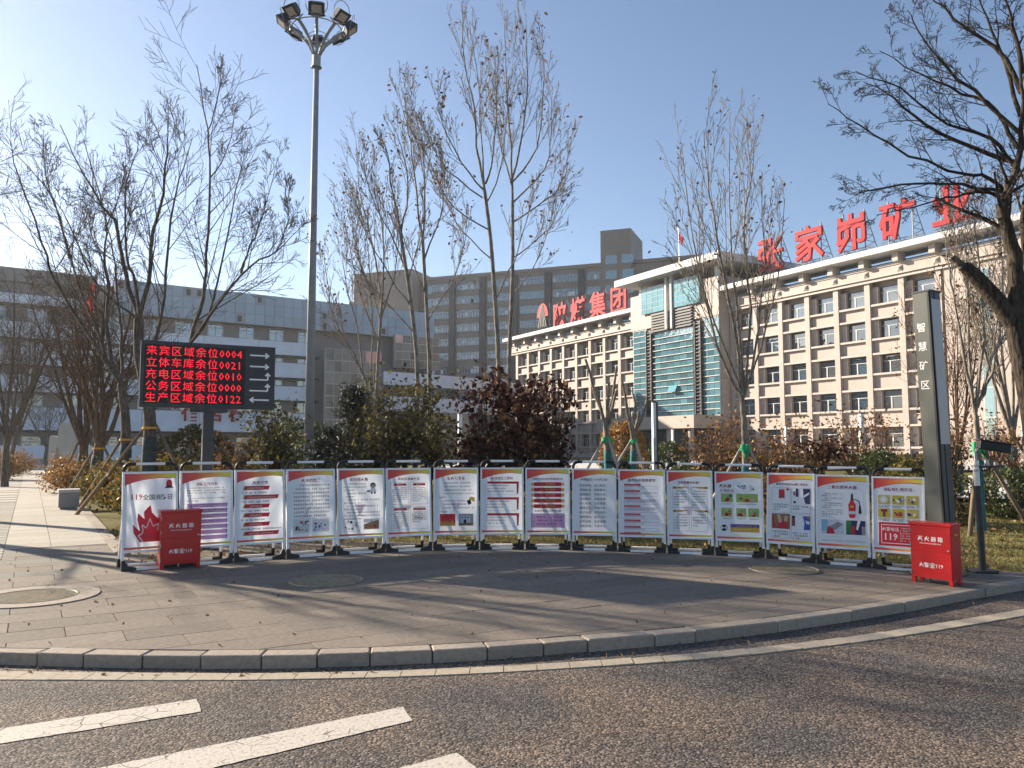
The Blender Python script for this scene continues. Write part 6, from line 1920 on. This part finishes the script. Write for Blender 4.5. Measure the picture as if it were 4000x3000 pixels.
traced_tree('upright_tree', 'bare multi-stemmed tree right of the pillar sign with teal-wrapped trunk', 15.5, [(2116,1060),(2112,960),(2108,898)],
    [([(2108,898),(2088,798),(2064,664),(2050,580),(2040,500)], .55), ([(2108,890),(2125,731),(2111,531),(2105,430)], .55), ([(2110,880),(2131,831),(2158,731),(2165,560),(2160,430)], .55), ([(2106,890),(2092,760),(2090,620),(2085,480)], .5), ([(2112,880),(2140,780),(2180,700),(2212,640)], .4)],
    UPRIGHT, 'bark_pale', 78, 0.07, CT, leaf='leaf_brown', nleaf=260, wrap=('teal_wrap', 1.4), strap=1.65, stakes=[(-0.75, -0.9), (0.9, -0.2)], tie=True)
x, y = XY(2186, 22)
auto_tree('upright_tree', 'bare staked tree at the right edge behind the camera post', (x, y), 8.5, 0.10, UPRIGHT, 'bark_pale', 79, nl=6, fork=0.24, lean=0.3, group=CT, wrap=('teal_wrap', 1.6), strap=1.8, stakes=[(0.9, -0.5), (-0.7, 0.5)], leaf='leaf_brown', nleaf=300)
x, y = XY(2070, 26)
auto_tree('upright_tree', 'bare tree with teal-wrapped trunk just right of the pillar sign', (x, y), 6.5, 0.08, UPRIGHT, 'bark_brown', 80, nl=6, fork=0.24, lean=0.35, group=CT, wrap=('teal_wrap', 1.6), leaf='leaf_brown', nleaf=700)
for i, (u, lab, sd) in enumerate([(1312, 'lopped tree with thick stubs and green ties, left of the porch', 81), (1364, 'lopped tree with upright stubs beside the porch lamp', 82)]):
    x, y = XY(u, 21.5 + i*2)
    auto_tree('lopped_tree', lab, (x, y), 4.3 - i*0.5, 0.095, UPRIGHT, 'bark_pale', sd, nl=5, fork=0.50, lean=0.30, stub=True, group='lopped trees by the porch', wrap=('teal_wrap', 1.5), strap=1.75, stakes=[(-1.2, -0.3), (0.7, 0.4), (0.5, -0.8)], stake_mat='stake_pale', tie=True, limbf=0.9)

# ---- big old tree at the right edge
traced_tree('old_tree', 'large dark old tree at the right edge with a sawn-off limb and fine twigs', 12.5, [(2262,1210),(2250,1050),(2228,880),(2200,740),(2191,690)],
    [([(2191,690),(2195,598),(2186,531),(2170,470),(2166,440),(2182,395),(2203,340),(2210,250),(2205,150)], .70),
     ([(2205,770),(2230,640),(2215,520),(2222,400),(2230,250)], .6),
     ([(2175,415),(2135,385),(2085,375),(1963,336),(1858,270),(1788,224)], .19), ([(2195,360),(2138,300),(2050,270),(1945,192),(1848,154)], .19), ([(2206,290),(2103,196),(2050,150),(1984,70),(1960,21)], .19),
     ([(2205,250),(2170,130),(2130,40),(2100,-40)], .2), ([(2166,430),(2120,415),(2085,420),(2015,437),(1893,465)], .18), ([(2190,350),(2105,320),(2000,270),(1930,210),(1870,180)], .22), ([(2170,415),(2080,400),(1980,395),(1880,410),(1850,420)], .16),
     ([(2207,200),(2150,100),(2060,40),(2000,-20)], .24), ([(2208,160),(2190,60),(2170,-40)], .24), ([(2200,320),(2150,240),(2080,200),(1990,160),(1900,110)], .2)],
    OLD, 'bark_dark', 91, 0.19, None, spread=0.28)
tr = [o for o in C.objects if o.name.startswith('old_tree')][0]
off = np.array(tr.location)
st = smooth_line([np.array(UA(x, y, 12.5)) - off for x, y in ((2196,705),(2150,645),(2105,595),(2082,575))], 3)
tubes('sawn_limb', [(st, np.linspace(0.15, 0.095, len(st)), 10)], 'bark_dark', tr)
st2 = np.array([np.array(UA(x, y, 12.5)) - off for x, y in ((2082,575),(2070,566),(2058,556))])
tubes('limb_stub', [(st2, np.array([0.06, 0.055, 0.05]), 8)], 'bark_grey', tr)

# ---- shrubs
HG = 'yellow-green hedge shrubs'
for i, (u, Y, w, h, lab) in enumerate([(200, 26, 1.1, 1.1, 'leafy hedge shrub farthest along the path'), (226, 22, 1.1, 1.1, 'leafy hedge shrub between the stakes'), (262, 19.5, 1.1, 1.2, 'leafy hedge shrub left of the wrapped trunk'), (300, 18, 1.2, 1.25, 'leafy hedge shrub behind the flame poster stand'), (350, 17.5, 1.2, 1.25, 'leafy hedge shrub right of the wrapped trunk'), (398, 17, 1.2, 1.15, 'leafy hedge shrub left of the LED sign post')]):
    x, y = XY(u, Y)
    shrub('hedge_shrub', lab, (x, y), w, h, 'leaf_hedge', 200 + i, n=2600, size=0.042, group=HG)
for i, (u, Y, w, h, lab) in enumerate([(158, 26, 1.6, 0.95, 'low orange-brown hedge beside the path, nearer piece'), (140, 33, 1.8, 0.95, 'low orange-brown hedge beside the path, farther piece'), (8, 36, 1.6, 1.2, 'orange-brown bush at the left edge across the path'), (40, 44, 1.8, 1.2, 'orange-brown bush farther along across the path')]):
    x, y = XY(u, Y)
    shrub('low_hedge', lab, (x, y), w, h, 'leaf_orange', 220 + i, n=2200, size=0.045, group='orange-brown low hedges')
x, y = XY(762, 16.8); conifer('cedar', 'dark green spreading cedar behind the fifth poster stand', (x, y), 2.75, 2.0, 230)
x, y = XY(715, 18.5); conifer('cedar', 'smaller dark conifer right of the lamp mast', (x, y), 1.9, 1.7, 231)
for i, (u, Y, w, h, mat, n, tk, lab) in enumerate([
    (872, 16.0, 2.4, 3.0, 'leaf_olive', 5200, 1.2, 'olive-leaved small tree in front of the teal-wrapped trunks'),
    (826, 17.5, 1.6, 2.4, 'leaf_olive', 2600, 0.6, 'olive-brown shrub between the cedar and the teal trunks'),
    (930, 18.2, 1.7, 2.4, 'leaf_olive', 2400, 0.8, 'olive-brown shrub left of the garden lamp'),
    (1052, 15.6, 1.3, 3.15, 'leaf_red', 3000, 0.3, 'dark red-leaved shrub under the tallest tree'),
    (1100, 16.2, 1.5, 3.3, 'leaf_red', 3600, 0.3, 'dark red-leaved shrub behind the seventh poster stand'),
    (1160, 15.4, 1.5, 3.0, 'leaf_red', 3600, 0.3, 'dark red-leaved shrub behind the eighth poster stand'),
    (1200, 16.4, 1.1, 3.3, 'leaf_red', 2200, 0.3, 'thin tall red-leaved shrub at the right end of the row'),
    (1012, 17.0, 1.0, 2.0, 'leaf_red', 1500, 0.2, 'low twiggy red shrub beside the garden lamp'),
    (590, 17.0, 1.7, 2.6, 'leaf_olive', 2600, 0.8, 'dark leafy shrub between the LED sign and the lamp mast'),
    (505, 19.0, 1.8, 2.0, 'leaf_brown', 1300, 0.5, 'thin brown-leaved shrub just right of the LED sign post')]):
    x, y = XY(u, Y)
    shrub('garden_shrub', lab, (x, y), w*0.85, h*0.95, mat, 240 + i, n=int(n*0.36), size=0.058 if mat != 'leaf_olive' else 0.045, clumps=34, trunk=tk, tall=0.9, stems=14, bark='bark_dark', group='garden shrubs behind the stands')
for i, (u, Y, w, h, n, mat, lab) in enumerate([(1545, 21.5, 2.2, 2.6, 2600, 'leaf_brown', 'brown-leaved bush left of the green-tied tree'), (1580, 24, 2.0, 3.4, 2200, 'leaf_brown', 'taller brown bush behind the green-tied tree'), (1655, 21, 2.0, 2.4, 2200, 'leaf_brown', 'brown-leaved bush right of the green-tied tree'), (1700, 26, 2.0, 3.2, 1900, 'leaf_brown', 'rust-brown bush beneath the office windows'),
                                         (1770, 22, 1.5, 2.1, 2200, 'leaf_red', 'round-headed dark shrub on a teal trunk'), (1845, 25, 2.4, 3.8, 2400, 'leaf_brown', 'rust-brown bush left of the right garden lamp'), (1900, 27, 2.2, 3.6, 2000, 'leaf_brown', 'rust-brown bush right of the right garden lamp'), (2050, 21, 1.5, 3.4, 2000, 'leaf_brown', 'rust-brown bush just right of the pillar sign'), (2140, 24, 2.2, 3.4, 2200, 'leaf_brown', 'rust-brown bush behind the camera post'), (1720, 19.5, 1.2, 1.5, 900, 'leaf_brown', 'bare twiggy bush above the thirteenth poster stand'), (2195, 20, 1.6, 2.8, 1500, 'leaf_brown', 'rust-brown bush at the right picture edge')]):
    x, y = XY(u, Y)
    shrub('brown_bush', lab, (x, y), w*0.9, h*0.8, mat, 270 + i, n=int(n*0.24), size=0.050, clumps=48, z0=0.7, trunk=0.9 if i == 4 else 0.15, tall=0.9, stems=17, bark='bark_brown', group='brown bushes before the office')
for i, (u, Y, r, h, mat, lab) in enumerate([(1955, 19.5, 0.55, 1.35, 'leaf_hedge', 'clipped round bush with golden left side, left of the pillar sign'), (985, 20, 0.55, 0.95, 'leaf_orange', 'small golden bush beside the garden lamp foot'), (1262, 18, 0.45, 0.75, 'leaf_hedge', 'small clipped bush left of the lopped tree'), (1333, 24, 0.55, 1.3, 'leaf_green', 'round bush between the two lopped trees'),
        (1490, 22, 0.75, 1.15, 'leaf_green', 'dark clipped bush right of the porch'), (1345, 30, 0.9, 2.6, 'leaf_orange', 'russet layered maple left of the porch lamp'), (1660, 19, 0.5, 0.95, 'leaf_orange', 'golden bush at the foot of the pale stake'), (1900, 23, 0.8, 1.5, 'leaf_green', 'dark clipped bush left of the golden one'), (2175, 18, 0.6, 1.15, 'leaf_green', 'clipped bush behind the camera post'),
        (700, 15.5, 0.5, 0.9, 'leaf_orange', 'golden brown bush at the foot of the lamp mast'), (2050, 16.8, 0.7, 1.1, 'leaf_olive', 'low grey-green bush right of the pillar sign'), (1440, 34, 1.0, 1.9, 'leaf_green', 'dark pruned pine before the porch doors'), (420, 26, 1.3, 2.2, 'leaf_olive', 'dark rounded bush behind the LED sign post'), (640, 27, 1.6, 2.4, 'leaf_green', 'dark bush beside the lamp mast, farther back')]):
    x, y = XY(u, Y)
    ball_bush('clipped_bush', lab, (x, y), r, h, mat, 300 + i, n=int(2600 * max(1, r*h)), size=0.036 if Y < 21 else 0.05, group='clipped bushes')
# long dark clipped hedge line before the office
for i in range(9):
    x, y = XY(1560 + i*55, 62 - i*1.2)
    ball_bush('base_hedge', 'low clipped hedge piece along the foot of the office front', (x, y), 1.7, 1.2, 'leaf_olive', 330 + i, n=1500, size=0.09, group='low hedge pieces along the office front')

# ---- grass and fallen leaves
def back_y(x): return float(np.polyval(bpoly, min(max(x, -4.4), 4.9))) + 0.62
n = 150000
X = RNG.uniform(-7.5, 13, n); Yv = 10.0 + 16 * RNG.uniform(0, 1, n) ** 1.7
ok = np.array([(yy > (back_y(xx) + 0.02 if xx < 4.9 else lawn_front(xx) + 0.25)) and ((xx - PB[0].x)*PN.x + (yy - PB[0].y)*PN.y < -0.22) and abs(xx) < 0.72*yy for xx, yy in zip(X, Yv)])
X, Yv = X[ok], Yv[ok]
Z = np.array([gz(x) - 0.022 for x in X])
B = np.stack([X, Yv, Z], axis=1); m_ = len(B)
an = RNG.uniform(0, 2*np.pi, m_); hh = RNG.uniform(0.02, 0.055, m_); ww = 0.006 + 0.002*Yv/10
side = np.stack([np.cos(an), np.sin(an), np.zeros(m_)], axis=1) * ww[:, None]
tip = B + np.stack([RNG.normal(size=m_)*0.03, RNG.normal(size=m_)*0.03, hh], axis=1)
V = np.stack([B - side, B + side, tip], axis=1).reshape(-1, 3)
g_ = npmesh('grass', V, np.arange(3*m_).reshape(m_, 3), 'grass_blade'); g_['kind'] = 'stuff'; g_['label'] = 'short dry yellow-green grass on the lawn behind the stands'
n = 5200
X = RNG.uniform(-7.5, 12, n); Yv = 10.0 + 14 * RNG.uniform(0, 1, n) ** 1.6
ok = np.array([(yy > (back_y(xx) - 0.15 if xx < 4.9 else lawn_front(xx) + 0.25)) and ((xx - PB[0].x)*PN.x + (yy - PB[0].y)*PN.y < -0.05) for xx, yy in zip(X, Yv)])
pts = np.stack([X[ok], Yv[ok], np.array([gz(x) + 0.012 for x in X[ok]])], axis=1)
l_ = leaf_quads('fallen_leaves', pts, 0.035, 'litter', None, RNG)
l_['kind'] = 'stuff'; l_['label'] = 'brown fallen leaves scattered on the lawn'


n = 420
X = RNG.uniform(-7, 7, n); q_ = RNG.uniform(0, 1, n)
pts = []
for x_, t_ in zip(X, q_):
    y_ = kerb_y(x_) - RNG.uniform(0.01, 0.22) if t_ < 0.45 else (kerb_y(x_) + 0.2 + (back_y(x_) - kerb_y(x_) - 0.3) * RNG.uniform(0, 1))
    pts.append((x_, y_, gz(x_) + (RZ + 0.012 if t_ < 0.45 else 0.010)))
lv_ = leaf_quads('blown_leaves', np.array(pts), 0.016, 'litter', None, RNG)
lv_['kind'] = 'stuff'; lv_['label'] = 'few small dry leaves blown onto the pavement and gutter'
# ---- thin autumn haze
hz = MB(); hz.box(-920, -320, -2.8, 920, 1520, 92)
haze = hz.mesh('haze', [])
hm = bpy.data.materials.new('haze_air'); hm.use_nodes = True
hn = hm.node_tree; hn.nodes.clear()
pv = hn.nodes.new('ShaderNodeVolumePrincipled')
pv.inputs['Color'].default_value = (0.92, 0.95, 1.0, 1)
pv.inputs['Density'].default_value = 0.00035
pv.inputs['Anisotropy'].default_value = 0.45
ho = hn.nodes.new('ShaderNodeOutputMaterial')
hn.links.new(pv.outputs[0], ho.inputs['Volume'])
haze.materials.append(hm)
hzo = put('haze', haze); hzo['kind'] = 'stuff'
